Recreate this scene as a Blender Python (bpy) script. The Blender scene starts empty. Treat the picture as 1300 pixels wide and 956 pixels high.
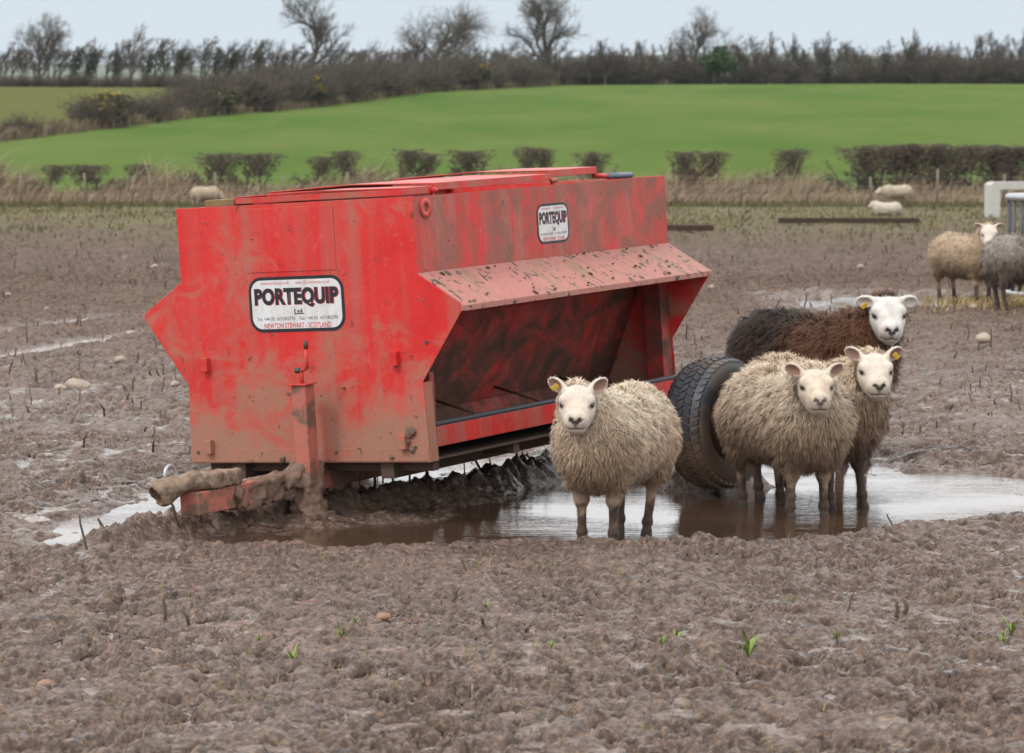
import bpy, math, random
import numpy as np
from mathutils import Matrix, Vector

SC = bpy.context.scene
COL = SC.collection
R = math.radians

# ------------------------------------------------------------------ camera, sky, sun, exposure
F_PX, CX, CY, HORIZON, CAM_H = 4125.0, 650.0, 478.0, 190.0, 1.85
PITCH = math.atan((CY - HORIZON) / F_PX)
cam = bpy.data.cameras.new('camera')
cam.sensor_width = 36.0
cam.lens = F_PX / 1300.0 * 36.0
cam.clip_start = 0.1
cam.clip_end = 20000
cam.dof.use_dof = True
cam.dof.focus_distance = 15.8
cam.dof.aperture_fstop = 7.1
cam_ob = bpy.data.objects.new('camera', cam)
COL.objects.link(cam_ob)
cam_ob.location = (0, 0, CAM_H)
cam_ob.rotation_euler = (math.pi / 2 - PITCH, 0, 0)
SC.camera = cam_ob

SUN_EL, SUN_AZ = R(48), R(215)     # high behind the left shoulder, through cloud
world = bpy.data.worlds.new('World')
SC.world = world
world.use_nodes = True
wn = world.node_tree
for n_ in list(wn.nodes):
    wn.nodes.remove(n_)
w_out = wn.nodes.new('ShaderNodeOutputWorld')
sky = wn.nodes.new('ShaderNodeTexSky')
sky.sky_type = 'NISHITA'
sky.sun_disc = False
sky.sun_elevation = SUN_EL
sky.sun_rotation = SUN_AZ
bg_sky = wn.nodes.new('ShaderNodeBackground')
bg_sky.inputs[1].default_value = 0.05
wn.links.new(sky.outputs[0], bg_sky.inputs[0])
# unbroken overcast, with a steep brightening added low down so puddles reflect white
tc = wn.nodes.new('ShaderNodeTexCoord')
sep = wn.nodes.new('ShaderNodeSeparateXYZ')
wn.links.new(tc.outputs['Generated'], sep.inputs[0])
ramp = wn.nodes.new('ShaderNodeValToRGB')
ramp.color_ramp.interpolation = 'EASE'
e = ramp.color_ramp.elements
e[0].position = 0.0; e[0].color = (0.342, 0.384, 0.418, 1)
e[1].position = 1.0; e[1].color = (1.0, 1.0, 1.0, 1)
k = ramp.color_ramp.elements.new(0.045); k.color = (0.360, 0.404, 0.438, 1)
k = ramp.color_ramp.elements.new(0.105); k.color = (0.82, 0.825, 0.83, 1)
k = ramp.color_ramp.elements.new(0.34); k.color = (0.90, 0.902, 0.905, 1)
wn.links.new(sep.outputs[2], ramp.inputs[0])
bg_cloud = wn.nodes.new('ShaderNodeBackground')
bg_cloud.inputs[1].default_value = 1.9
wn.links.new(ramp.outputs[0], bg_cloud.inputs[0])
w_mix = wn.nodes.new('ShaderNodeMixShader')
w_mix.inputs[0].default_value = 0.92
wn.links.new(bg_sky.outputs[0], w_mix.inputs[1])
wn.links.new(bg_cloud.outputs[0], w_mix.inputs[2])
wn.links.new(w_mix.outputs[0], w_out.inputs[0])

sun = bpy.data.lights.new('sun', 'SUN')
sun.energy = 1.5
sun.angle = R(10)
sun.color = (1.0, 0.965, 0.91)
sun_ob = bpy.data.objects.new('sun', sun)
COL.objects.link(sun_ob)
# light arrives from behind-left of the camera
sd = Vector((-0.76 * math.cos(SUN_EL), -0.65 * math.cos(SUN_EL), math.sin(SUN_EL)))
sun_ob.rotation_euler = sd.to_track_quat('Z', 'Y').to_euler()
sky.sun_rotation = math.atan2(sd.x, sd.y)

SC.view_settings.view_transform = 'Standard'
SC.view_settings.look = 'None'
SC.view_settings.gamma = 1.0
SC.view_settings.use_curve_mapping = False
SC.view_settings.exposure = 0.0
SC.cycles.use_denoising = True
SC.cycles.max_bounces = 6
SC.cycles.diffuse_bounces = 3
SC.cycles.glossy_bounces = 3
SC.cycles.transparent_max_bounces = 8

# ------------------------------------------------------------------ numeric helpers
cp, sp = math.cos(PITCH), math.sin(PITCH)

def gpt(px, py, z=0.0):
    """point of the photograph carried to the ground plane at height z"""
    X = (px - CX) / F_PX; U = (CY - py) / F_PX
    dy = cp + U * sp; dz = -sp + U * cp
    t = (z - CAM_H) / dz
    return (X * t, dy * t)

def smooth(a, b, x):
    t = np.clip((x - a) / (b - a), 0, 1)
    return t * t * (3 - 2 * t)

def _hash(ix, iy, seed):
    h = (ix.astype(np.int64) * 374761393 + iy.astype(np.int64) * 668265263 + seed * 974634777) & 0xffffffff
    h = ((h ^ (h >> 13)) * 1274126177) & 0xffffffff
    return (h ^ (h >> 16)) & 0xffffffff

def perlin(x, y, seed=0):
    ix = np.floor(x); iy = np.floor(y)
    fx = x - ix; fy = y - iy
    ux = fx * fx * fx * (fx * (fx * 6 - 15) + 10); uy = fy * fy * fy * (fy * (fy * 6 - 15) + 10)
    def g(ax, ay, dx, dy):
        a = _hash(ax, ay, seed) * (2 * math.pi / 4294967296.0)
        return np.cos(a) * dx + np.sin(a) * dy
    n00 = g(ix, iy, fx, fy); n10 = g(ix + 1, iy, fx - 1, fy)
    n01 = g(ix, iy + 1, fx, fy - 1); n11 = g(ix + 1, iy + 1, fx - 1, fy - 1)
    return 1.5 * ((n00 * (1 - ux) + n10 * ux) * (1 - uy) + (n01 * (1 - ux) + n11 * ux) * uy)

def worley(x, y, seed=0):
    """distance to the nearest jittered point and that point's random number"""
    ix = np.floor(x); iy = np.floor(y)
    best = np.full(x.shape, 9.0); rid = np.zeros(x.shape)
    for ox in (-1, 0, 1):
        for oy in (-1, 0, 1):
            cx_ = ix + ox; cy_ = iy + oy
            h = _hash(cx_, cy_, seed)
            jx = cx_ + (h & 0xffff) / 65536.0; jy = cy_ + ((h >> 16) & 0xffff) / 65536.0
            d = np.hypot(x - jx, y - jy)
            m = d < best
            best = np.where(m, d, best); rid = np.where(m, ((h >> 5) & 1023) / 1023.0, rid)
    return best, rid

def noise3(P, seed=0):
    """cheap smooth 3-D noise: three slices of perlin"""
    return (perlin(P[:, 0] + 0.37 * P[:, 2], P[:, 1] - 0.61 * P[:, 2], seed) +
            perlin(P[:, 1] + 0.43 * P[:, 0] + 7.1, P[:, 2] * 1.1 + 3.3, seed + 1) +
            perlin(P[:, 2] * 1.05 - 5.2, P[:, 0] - 0.29 * P[:, 1], seed + 2)) / 2.0

def poly_sdf(x, y, poly):
    """signed distance to a closed polygon, negative inside"""
    d = np.full(x.shape, 1e9); inside = np.zeros(x.shape, bool)
    n = len(poly)
    for i in range(n):
        ax, ay = poly[i]; bx, by = poly[(i + 1) % n]
        ex, ey = bx - ax, by - ay
        t = np.clip(((x - ax) * ex + (y - ay) * ey) / (ex * ex + ey * ey + 1e-12), 0, 1)
        d = np.minimum(d, np.hypot(x - ax - t * ex, y - ay - t * ey))
        c = ((ay > y) != (by > y)) & (x < (bx - ax) * (y - ay) / (by - ay + 1e-12) + ax)
        inside ^= c
    return np.where(inside, -d, d)

def line_dist(x, y, pts):
    d = np.full(x.shape, 1e9)
    for (ax, ay), (bx, by) in zip(pts[:-1], pts[1:]):
        ex, ey = bx - ax, by - ay
        t = np.clip(((x - ax) * ex + (y - ay) * ey) / (ex * ex + ey * ey), 0, 1)
        d = np.minimum(d, np.hypot(x - ax - t * ex, y - ay - t * ey))
    return d

# ------------------------------------------------------------------ mesh helpers
def mesh_np(name, V, quads=None, tris=None, smooth_shade=False):
    me = bpy.data.meshes.new(name)
    V = np.asarray(V, np.float32)
    nq = 0 if quads is None else len(quads); nt = 0 if tris is None else len(tris)
    loops = []
    if nq: loops.append(np.asarray(quads, np.int32).ravel())
    if nt: loops.append(np.asarray(tris, np.int32).ravel())
    loops = np.concatenate(loops)
    me.vertices.add(len(V)); me.vertices.foreach_set('co', V.ravel())
    me.loops.add(len(loops)); me.loops.foreach_set('vertex_index', loops)
    me.polygons.add(nq + nt)
    st = np.concatenate([np.arange(nq) * 4, nq * 4 + np.arange(nt) * 3]).astype(np.int32)
    me.polygons.foreach_set('loop_start', st)
    me.update(calc_edges=True)
    me.validate()
    me.polygons.foreach_set('use_smooth', np.full(len(me.polygons), smooth_shade, bool))
    me.update()
    return me

def add_color(me, name, C):
    a = me.attributes.new(name, 'FLOAT_COLOR', 'POINT')
    C = np.asarray(C, np.float32)
    if C.shape[1] == 3: C = np.hstack([C, np.ones((len(C), 1), np.float32)])
    a.data.foreach_set('color', C.ravel())

def add_float(me, name, A):
    a = me.attributes.new(name, 'FLOAT', 'POINT')
    a.data.foreach_set('value', np.asarray(A, np.float32))

def link(name, me, mat=None, parent=None):
    o = bpy.data.objects.new(name, me)
    COL.objects.link(o)
    if mat is not None and me is not None:
        if len(me.materials) == 0: me.materials.append(mat)
    if parent is not None: o.parent = parent
    return o

def tag(o, label=None, cat=None, group=None, kind=None):
    if label: o['label'] = label
    if cat: o['category'] = cat
    if group: o['group'] = group
    if kind: o['kind'] = kind
    return o

def empty(name, loc=(0, 0, 0), rz=0.0):
    o = bpy.data.objects.new(name, None)
    o.empty_display_size = 0.2
    COL.objects.link(o)
    o.location = loc; o.rotation_euler = (0, 0, rz)
    return o

def copy_tree(o, parent=None):
    c = o.copy(); COL.objects.link(c); c.parent = parent
    for ch in list(o.children): copy_tree(ch, c)
    return c

class MB:
    """collects plain shapes into one mesh"""
    def __init__(s): s.V = []; s.F = []
    def add(s, V, F):
        b = len(s.V); s.V += [tuple(v) for v in V]; s.F += [tuple(i + b for i in f) for f in F]; return s
    def box(s, x0, x1, y0, y1, z0, z1):
        return s.add([(x0,y0,z0),(x1,y0,z0),(x1,y1,z0),(x0,y1,z0),(x0,y0,z1),(x1,y0,z1),(x1,y1,z1),(x0,y1,z1)],
                     [(0,3,2,1),(4,5,6,7),(0,1,5,4),(1,2,6,5),(2,3,7,6),(3,0,4,7)])
    def prism(s, poly, y0, y1):
        """polygon in (x, z), pushed along y"""
        n = len(poly)
        V = [(p[0], y0, p[1]) for p in poly] + [(p[0], y1, p[1]) for p in poly]
        area = sum(poly[i][0]*poly[(i+1)%n][1]-poly[(i+1)%n][0]*poly[i][1] for i in range(n))
        F = [tuple(range(n)), tuple(range(2*n-1, n-1, -1))]
        F += [(i, n+i, n+(i+1)%n, (i+1)%n) for i in range(n)]
        if area < 0: F = [tuple(reversed(f)) for f in F]
        return s.add(V, F)
    def strip(s, pts, t, y0, y1):
        """sheet of thickness t that follows an open line of (x, z) points, pushed along y"""
        P = [Vector(p) for p in pts]; up = []
        for i in range(len(P)):
            d = (P[min(i+1, len(P)-1)] - P[max(i-1, 0)]).normalized()
            up.append(P[i] + Vector((-d.y, d.x)) * t)
        return s.prism([tuple(p) for p in P] + [tuple(p) for p in reversed(up)], y0, y1)
    def tube(s, pts, r, n=8, cap=True):
        P = [Vector(p) for p in pts]
        rr = r if isinstance(r, (list, tuple)) else [r] * len(P)
        V = []; F = []
        prev = None
        for i, p in enumerate(P):
            d = (P[min(i+1, len(P)-1)] - P[max(i-1, 0)]).normalized()
            a = d.orthogonal().normalized() if prev is None else (prev - d * prev.dot(d)).normalized()
            prev = a
            b = d.cross(a)
            for k in range(n):
                t = 2 * math.pi * k / n
                V.append(p + (a * math.cos(t) + b * math.sin(t)) * rr[i])
        for i in range(len(P) - 1):
            for k in range(n):
                F.append((i*n+k, i*n+(k+1) % n, (i+1)*n+(k+1) % n, (i+1)*n+k))
        if cap: F += [tuple(reversed(range(n))), tuple(range((len(P)-1)*n, len(P)*n))]
        return s.add(V, F)
    def lathe_x(s, prof, n=48, closed=False):
        """profile of (x, r) turned about the x axis"""
        V = []; F = []; m = len(prof)
        for k in range(n):
            t = 2 * math.pi * k / n
            V += [(x, r * math.cos(t), r * math.sin(t)) for x, r in prof]
        for k in range(n):
            for i in range(m if closed else m - 1):
                j = (i + 1) % m
                F.append((k*m+i, k*m+j, ((k+1) % n)*m+j, ((k+1) % n)*m+i))
        return s.add(V, F)
    def mesh(s, name, smooth_shade=False):
        me = bpy.data.meshes.new(name)
        me.from_pydata(s.V, [], s.F); me.validate(); me.update()
        me.polygons.foreach_set('use_smooth', np.full(len(me.polygons), smooth_shade, bool))
        return me
    def build(s, name, mat, parent=None, smooth_shade=False, bevel=0.0):
        o = link(name, s.mesh(name, smooth_shade), mat, parent)
        if bevel:
            b = o.modifiers.new('edge', 'BEVEL'); b.width = bevel; b.segments = 2; b.limit_method = 'ANGLE'
        return o

# ------------------------------------------------------------------ material helpers
class NT:
    def __init__(s, name, rough=0.6, spec=0.5):
        s.m = bpy.data.materials.new(name); s.m.use_nodes = True
        s.t = s.m.node_tree; s.b = s.t.nodes['Principled BSDF']
        s.b.inputs['Roughness'].default_value = rough
        s.b.inputs['Specular IOR Level'].default_value = spec
    def n(s, typ, **kw):
        nd = s.t.nodes.new('ShaderNode' + typ)
        for k, v in kw.items():
            if k.startswith('i_'):
                key = k[2:]; key = int(key) if key.isdigit() else key.replace('_', ' ')
                s.put(nd.inputs[key], v)
            else: setattr(nd, k, v)
        return nd
    def put(s, sock, v):
        if isinstance(v, bpy.types.NodeSocket): s.t.links.new(v, sock)
        elif hasattr(v, 'outputs'): s.t.links.new(v.outputs[0], sock)
        else:
            if isinstance(v, tuple) and len(v) == 3 and sock.type == 'RGBA': v = (*v, 1)
            sock.default_value = v
    def coord(s, out='Object', scale=(1, 1, 1)):
        c = s.n('TexCoord'); mp = s.n('Mapping')
        s.t.links.new(c.outputs[out], mp.inputs[0]); mp.inputs['Scale'].default_value = scale
        return mp.outputs[0]
    def pos(s, scale=(1, 1, 1)):
        c = s.n('NewGeometry'); mp = s.n('Mapping')
        s.t.links.new(c.outputs['Position'], mp.inputs[0]); mp.inputs['Scale'].default_value = scale
        return mp.outputs[0]
    def noise(s, vec, scale, detail=4, rough=0.55, dist=0.0):
        nd = s.n('TexNoise', i_Vector=vec, i_Scale=scale, i_Detail=detail, i_Roughness=rough, i_Distortion=dist)
        return nd.outputs[0]
    def ramp(s, fac, stops):
        r = s.n('ValToRGB', i_0=fac); el = r.color_ramp.elements
        while len(el) < len(stops): el.new(0.5)
        for q, (p, c) in zip(el, stops):
            q.position = p; q.color = (c, c, c, 1) if isinstance(c, (int, float)) else (*c, 1)
        return r.outputs[0]
    def mix(s, fac, a, b, mode='MIX'):
        nd = s.n('Mix', data_type='RGBA', blend_type=mode)
        s.put(nd.inputs[0], fac); s.put(nd.inputs[6], a); s.put(nd.inputs[7], b)
        return nd.outputs[2]
    def math(s, op, a, b=0.0):
        nd = s.n('Math', operation=op); s.put(nd.inputs[0], a); s.put(nd.inputs[1], b); return nd.outputs[0]
    def attr(s, name):
        return s.n('Attribute', attribute_name=name)
    def bump(s, h, strength=0.3, dist=0.01):
        nd = s.n('Bump', i_Strength=strength, i_Distance=dist, i_Height=h)
        s.put(s.b.inputs['Normal'], nd)
    def color(s, v): s.put(s.b.inputs['Base Color'], v)
    def rough(s, v): s.put(s.b.inputs['Roughness'], v)

def attr_mat(name, attr='col', rough=0.8, spec=0.2, sheen=0.0, trans=0.0):
    t = NT(name, rough, spec)
    t.color(t.attr(attr).outputs['Color'])
    if sheen: t.b.inputs['Sheen Weight'].default_value = sheen
    return t.m

# ================================================================== THE GROUND
ZW = -0.045          # water level of the big puddles round the feeder
ZW_FAR = 0.135       # water level of the puddle by the hay ring

def poly_px(pts, z): return [gpt(x, y, z) for x, y in pts]

PUDDLE_MAIN = poly_px([(300, 682), (350, 668), (450, 668), (540, 662), (600, 650), (650, 634), (700, 618), (760, 606),
                       (850, 612), (930, 612), (955, 600), (985, 588), (1090, 590), (1150, 601), (1230, 598), (1290, 606), (1340, 604),
                       (1345, 652), (1290, 655), (1210, 660), (1120, 668), (1060, 680), (980, 690),
                       (900, 690), (840, 692), (760, 694), (680, 693), (600, 690), (520, 693), (440, 697), (340, 694)], ZW)
PUDDLE_BACK = poly_px([(110, 694), (85, 674), (130, 650), (185, 632), (236, 616), (330, 604), (420, 597), (520, 590), (600, 578),
                       (668, 572), (668, 590), (600, 600), (530, 612), (460, 628), (390, 642), (320, 650), (262, 650),
                       (222, 662), (190, 684), (150, 690)], ZW)
PUDDLE_FAR = poly_px([(985, 382), (1040, 376), (1110, 374), (1200, 378), (1270, 379), (1320, 381), (1310, 393), (1200, 394), (1120, 395), (1060, 391), (1000, 389)], ZW_FAR)
PUDDLE_TINY = poly_px([(1010, 392), (1045, 389), (1062, 394), (1040, 400), (1012, 398)], ZW_FAR - 0.01)
BERM = [gpt(140, 690), gpt(230, 668), gpt(330, 652), gpt(440, 642), gpt(560, 628), gpt(640, 608), gpt(720, 590), gpt(850, 596), gpt(905, 604), gpt(940, 607)]
RUTS = [[gpt(-140, 486), gpt(0, 463), gpt(120, 444), gpt(240, 430), gpt(420, 414)],
        [gpt(-140, 452), gpt(0, 434), gpt(120, 420), gpt(240, 411), gpt(420, 398)]]

def base_z(x, y):
    x = np.asarray(x, float); y = np.asarray(y, float)
    z = 0.2 * np.exp(-((y - 37) / 11.0) ** 2)
    z = z + 0.02 * perlin(x * 0.35, y * 0.35, 3) * smooth(20, 30, y)
    s = 0.0404
    h = s * 4.0 * np.logaddexp(0, (y - 117) / 4.0)
    crest = 9.5 - 0.03 * (y - 352)
    kk = 1.2
    h = -kk * np.logaddexp(-h / kk, -crest / kk)
    h = h + 0.25 * perlin(x * 0.02, y * 0.02, 9) * smooth(125, 180, y)
    z = z + np.where(y > 100, np.maximum(h, -0.2) * smooth(100, 112, y), 0)
    return z

def field_z(x, y):
    """height and wetness of the trampled mud"""
    z0 = base_z(x, y)
    near = 1 - smooth(30, 60, y)
    mid = 1 - smooth(60, 100, y)
    # how churned the ground is here
    churn = 0.80 + 0.75 * perlin(x * 0.7, y * 0.5, 21)
    churn = np.clip(churn, 0.25, 1.5)
    coarse = smooth(-0.15, 0.3, perlin(x * 1.1 + 9, y * 0.8, 22))
    wx = x + 0.05 * perlin(x * 6, y * 6, 31); wy = y + 0.05 * perlin(x * 6, y * 6, 32)
    d1, r1 = worley(wx / 0.21, wy / 0.25, 5)
    pit = -np.exp(-(d1 / 0.33) ** 4 * 2.2) * (0.25 + 0.75 * r1) * 0.060
    rim = np.exp(-((d1 - 0.48) / 0.15) ** 2) * 0.014
    d2, r2 = worley(wx / 0.085 + 3.7, wy / 0.10, 6)
    clod = (np.clip(0.55 - d2, 0, 1)) * 0.060 * (r2 > 0.35) * (0.4 + r2)
    bil = np.abs(perlin(wx * 9.0, wy * 7.5, 41)) * 0.058 + np.abs(perlin(wx * 19, wy * 16, 42)) * 0.055
    bil = bil * (1 - coarse) + coarse * (np.abs(perlin(wx * 4.6, wy * 4.0, 37)) * 0.080 + np.abs(perlin(wx * 10.5, wy * 9.0, 38)) * 0.058 + np.abs(perlin(wx * 23, wy * 20, 39)) * 0.022)
    b3 = perlin(wx * 33, wy * 27, 43)
    fine = np.abs(b3) * 0.024 * near + np.abs(perlin(wx * 62, wy * 52, 44)) * 0.010 * (1 - smooth(18, 30, y))
    fine = fine + (perlin(x * 2.6, y * 1.3, 47) * 0.05 + np.abs(perlin(x * 5.5, y * 2.6, 48)) * 0.06) * smooth(32, 60, y)
    big = perlin(x * 1.7, y * 1.3, 45) * 0.035 + perlin(x * 4.2, y * 3.4, 46) * 0.022
    det = (pit + rim + clod + bil) * churn + fine + big - 0.03
    cr = np.exp(-(perlin(wx * 6.5, wy * 5.2, 91) / 0.10) ** 2) * 0.030 + np.exp(-(perlin(wx * 14, wy * 11, 92) / 0.13) ** 2) * 0.018 * near
    det = det - cr * churn
    tk = 0.012 + 0.014 * perlin(x * 2.3, y * 1.7, 49)
    slick = smooth(0.12, 0.45, perlin(wx * 8.0, wy * 4.5, 95) + 0.35 * perlin(x * 0.9, y * 0.6, 96)) * (1 - smooth(22, 32, y))
    tk = tk - 0.008 * slick
    det = np.where((det > tk) & (y < 40), tk + (det - tk) * (0.45 - 0.33 * slick), det)
    slick = slick * (det > tk - 0.004)
    det = det * (0.28 + 0.72 * mid) * np.where(y > 95, 0.35, 1.0)
    # ruts
    rut = np.zeros_like(x)
    for L_ in RUTS:
        d = line_dist(x, y, L_) + 0.05 * perlin(x * 1.5, y * 1.5, 52)
        rut = np.maximum(rut, np.exp(-(d / 0.20) ** 2))
    det = det * (1 - 0.5 * rut) - rut * 0.075
    # puddles: the ground sinks below the water with ragged shores
    wet = slick * 0.80
    z = z0 + det
    pud = np.zeros_like(x)
    for P, zw, depth in ((PUDDLE_MAIN, ZW, 0.085), (PUDDLE_BACK, ZW, 0.06), (PUDDLE_FAR, ZW_FAR, 0.07), (PUDDLE_TINY, ZW_FAR - .01, 0.05)):
        xs = [p[0] for p in P]; ys = [p[1] for p in P]
        m = (x > min(xs) - 1.2) & (x < max(xs) + 1.2) & (y > min(ys) - 1.4) & (y < max(ys) + 1.4)
        if not m.any(): continue
        sc_ = 1.0 if zw == ZW else 1.6
        s = poly_sdf(x[m], y[m], P) + 0.17 * sc_ * perlin(x[m] * 2.3, y[m] * 1.5, 61) + 0.10 * perlin(x[m] * 7, y[m] * 4.5, 62)
        t = smooth(0.14 * sc_, -0.22 * sc_, s)
        zz = z[m]
        bed = zw - depth * (0.45 + 0.55 * smooth(-.1, -.5, s)) + det[m] * 0.75 + 0.035 * perlin(x[m] * 2.6, y[m] * 1.6, 63)
        shore = np.minimum(zz, zw + 0.003 + np.maximum(s, 0) * 0.10 + np.maximum(s - .35, 0) * 0.3 + np.maximum(det[m], -.03) * (0.45 + np.clip(s, 0, .5))) if zw == ZW else zz
        z[m] = shore * (1 - t) + bed * t
        wet[m] = np.maximum(wet[m], smooth(0.55, 0.0, s) * 0.6)
        pud[m] = np.maximum(pud[m], smooth(0.3, 0.0, s))
    # mud bank pushed up beneath the feeder
    bm = (y > 14) & (y < 21)
    if bm.any():
        xb, yb = x[bm], y[bm]
        d = line_dist(xb, yb, BERM) + 0.03 * perlin(xb * 4, yb * 4, 71)
        t = np.exp(-(d / 0.19) ** 2)
        lump = np.abs(perlin(xb * 8, yb * 8, 72)) * 0.07 + np.abs(perlin(xb * 17, yb * 17, 73)) * 0.04 + clod[bm] * .3 + fine[bm]
        z[bm] = np.maximum(z[bm], (-0.13 + t * 0.205 + (lump - 0.035) * t) * (t > 0.05) + (t <= 0.05) * -9)
        t2 = np.exp(-(((xb - 1.10) / 0.36) ** 2 + ((yb - 18.22) / 0.30) ** 2) * (1 + 0.3 * perlin(xb * 5, yb * 5, 74)))
        z[bm] = np.maximum(z[bm], (-0.14 + t2 * 0.235 + lump * t2 * 0.9) * (t2 > 0.05) + (t2 <= 0.05) * -9)
    # wheel stands in its own hollow
    # standing wet in the low spots
    wz = 0.25 + smooth(-0.35, 0.5, perlin(x * 0.55 + 3, y * 0.35, 81)) * 0.45
    left = smooth(1.5, -0.1, np.hypot((x + 2.25) / 1.5, (y - 17.3) / 1.5))
    right = smooth(1.3, 0.0, np.hypot((x - 2.6) / 1.4, (y - 17.6) / 1.2))
    wz = np.maximum(np.maximum(wz, left * 0.72), right * 0.8)
    wz = wz * (1 - 0.75 * smooth(22, 32, y))
    thr = z0 - 0.060 + 0.062 * wz
    flat = (z < thr) & (pud < 0.3) & (y < 75)
    wet = np.where(flat, np.maximum(wet, 0.92), wet)
    z = np.where(flat, thr - (thr - z) * 0.12, z)
    wet = np.maximum(wet, rut * 0.75 * (y > 20))
    wet = np.maximum(wet, 0.25 * wz)
    return z, wet

def gz(x, y):
    z, w = field_z(np.array([float(x)]), np.array([float(y)]))
    return float(z[0])

def bz(x, y): return float(base_z(np.array([float(x)]), np.array([float(y)]))[0])

# --- materials of the ground
def mud_material():
    t = NT('wet_mud', 0.5, 0.5)
    p = t.pos()
    n1 = t.noise(p, 1.1, 5, 0.6); n2 = t.noise(p, 14.0, 6, 0.65); n3 = t.noise(p, 75.0, 4, 0.7)
    c = t.mix(t.ramp(n1, [(0.3, 0.0), (0.7, 1.0)]), (0.098, 0.060, 0.042), (0.172, 0.111, 0.081))
    c = t.mix(t.math('MULTIPLY', t.ramp(n2, [(0.46, 0.0), (0.62, 1.0)]), 0.8), c, (0.040, 0.021, 0.013))
    n4 = t.noise(p, 34.0, 5, 0.7)
    c = t.mix(t.math('MULTIPLY', t.ramp(n4, [(0.50, 0.0), (0.62, 1.0)]), 0.7), c, (0.32, 0.215, 0.158))
    c = t.mix(t.math('MULTIPLY', t.ramp(n4, [(0.36, 1.0), (0.47, 0.0)]), 0.7), c, (0.032, 0.019, 0.013))
    c = t.mix(t.math('MULTIPLY', t.ramp(n3, [(0.52, 0.0), (0.72, 1.0)]), 0.6), c, (0.21, 0.15, 0.113))
    # trodden bits of straw and leaf, and thin grass further up the field
    straw = t.ramp(t.noise(t.pos((40, 90, 40)), 1.0, 3, 0.6), [(0.66, 0.0), (0.72, 1.0)])
    c = t.mix(t.math('MULTIPLY', straw, 0.45), c, (0.30, 0.24, 0.13))
    sx = t.n('SeparateXYZ', i_0=t.pos())
    far = t.n('MapRange', interpolation_type='SMOOTHSTEP'); t.put(far.inputs[0], sx.outputs[1])
    far.inputs[1].default_value = 52; far.inputs[2].default_value = 92
    patch = t.ramp(t.noise(t.pos((0.45, 0.10, 1)), 1.0, 5, 0.6), [(0.30, 0.0), (0.62, 1.0)])
    g = t.math('MULTIPLY', far.outputs[0], t.math('ADD', t.math('MULTIPLY', patch, 0.75), 0.15))
    gc = t.mix(t.noise(t.pos((2.5, 0.8, 1)), 1.0, 4), (0.165, 0.140, 0.070), (0.105, 0.112, 0.040))
    mott = t.ramp(t.noise(t.pos((3.2, 1.0, 1)), 1.0, 6, 0.7), [(0.38, 0.0), (0.66, 1.0)])
    c = t.mix(t.math('MULTIPLY', t.math('MULTIPLY', mott, 0.65), t.n('MapRange', i_0=sx.outputs[1], i_1=22.0, i_2=45.0).outputs[0]), c, (0.058, 0.042, 0.030))
    c = t.mix(g, c, gc)
    t.color(c)
    w = t.attr('wet').outputs['Fac']
    rr = t.mix(t.ramp(n1, [(0.3, 0.0), (0.7, 1.0)]), (0.24,) * 3, (0.50,) * 3)
    matt = t.n('MapRange', i_0=sx.outputs[1], i_1=18.0, i_2=36.0).outputs[0]
    rr = t.mix(matt, rr, (0.72,) * 3)
    t.put(t.b.inputs['Specular IOR Level'], t.math('ADD', t.math('SUBTRACT', 0.44, t.math('MULTIPLY', matt, 0.29)), t.math('MULTIPLY', w, 0.3)))
    rr = t.mix(t.ramp(w, [(0.15, 0.0), (0.9, 1.0)]), rr, (0.07,) * 3)
    rr = t.mix(far.outputs[0], rr, (0.8,) * 3)
    t.rough(rr)
    h = t.math('ADD', t.math('MULTIPLY', n2, 0.6), t.math('MULTIPLY', n3, 0.5))
    h = t.math('MULTIPLY', h, t.ramp(w, [(0.5, 1.0), (0.9, 0.12)]))
    t.bump(h, 1.0, 0.035)
    return t.m

M_MUD = mud_material()

def build_field():
    ys = [6.0]
    while ys[-1] < 9.2: ys.append(ys[-1] * 1.01)
    while ys[-1] < 21: ys.append(ys[-1] * 1.00106)
    while ys[-1] < 45: ys.append(ys[-1] * 1.0026)
    while ys[-1] < 118: ys.append(ys[-1] * 1.0062)
    ys = np.array(ys)
    core = np.arange(-0.172, 0.1721, 0.00080)
    wing = 0.172 + np.cumsum(0.00080 * 1.13 ** np.arange(1, 50))
    wing = wing[wing < 1.3]
    tt = np.concatenate([-wing[::-1], core, wing])
    X = ys[:, None] * tt[None, :]
    Y = np.repeat(ys[:, None], len(tt), 1)
    x = X.ravel(); y = Y.ravel()
    z, wet = field_z(x, y)
    nr, nc = X.shape
    i = np.arange(nr * nc).reshape(nr, nc)
    q = np.stack([i[:-1, :-1], i[:-1, 1:], i[1:, 1:], i[1:, :-1]], -1).reshape(-1, 4)
    me = mesh_np('mud_field', np.stack([x, y, z], 1), q, smooth_shade=True)
    add_float(me, 'wet', wet)
    o = link('mud_field', me, M_MUD)
    tag(o, kind='structure')
    return o
build_field()

# --- water
def water_material():
    t = NT('muddy_water', 0.03, 0.5)
    n = t.noise(t.pos((1.0, 2.2, 1)), 1.3, 4, 0.6)
    t.color(t.mix(n, (0.060, 0.033, 0.020), (0.095, 0.057, 0.037)))
    t.b.inputs['IOR'].default_value = 1.45
    ripple = t.math('ADD', t.noise(t.pos((5.0, 26.0, 1)), 1.0, 3, 0.5), t.math('MULTIPLY', t.noise(t.pos((22, 70, 1)), 1.0, 2, 0.5), 0.35))
    gust = t.ramp(t.noise(t.pos((0.9, 1.6, 1)), 1.0, 2, 0.5), [(0.40, 0.12), (0.75, 0.8)])
    t.bump(t.math('MULTIPLY', ripple, gust), 0.34, 0.014)
    return t.m
M_WATER = water_material()

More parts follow.
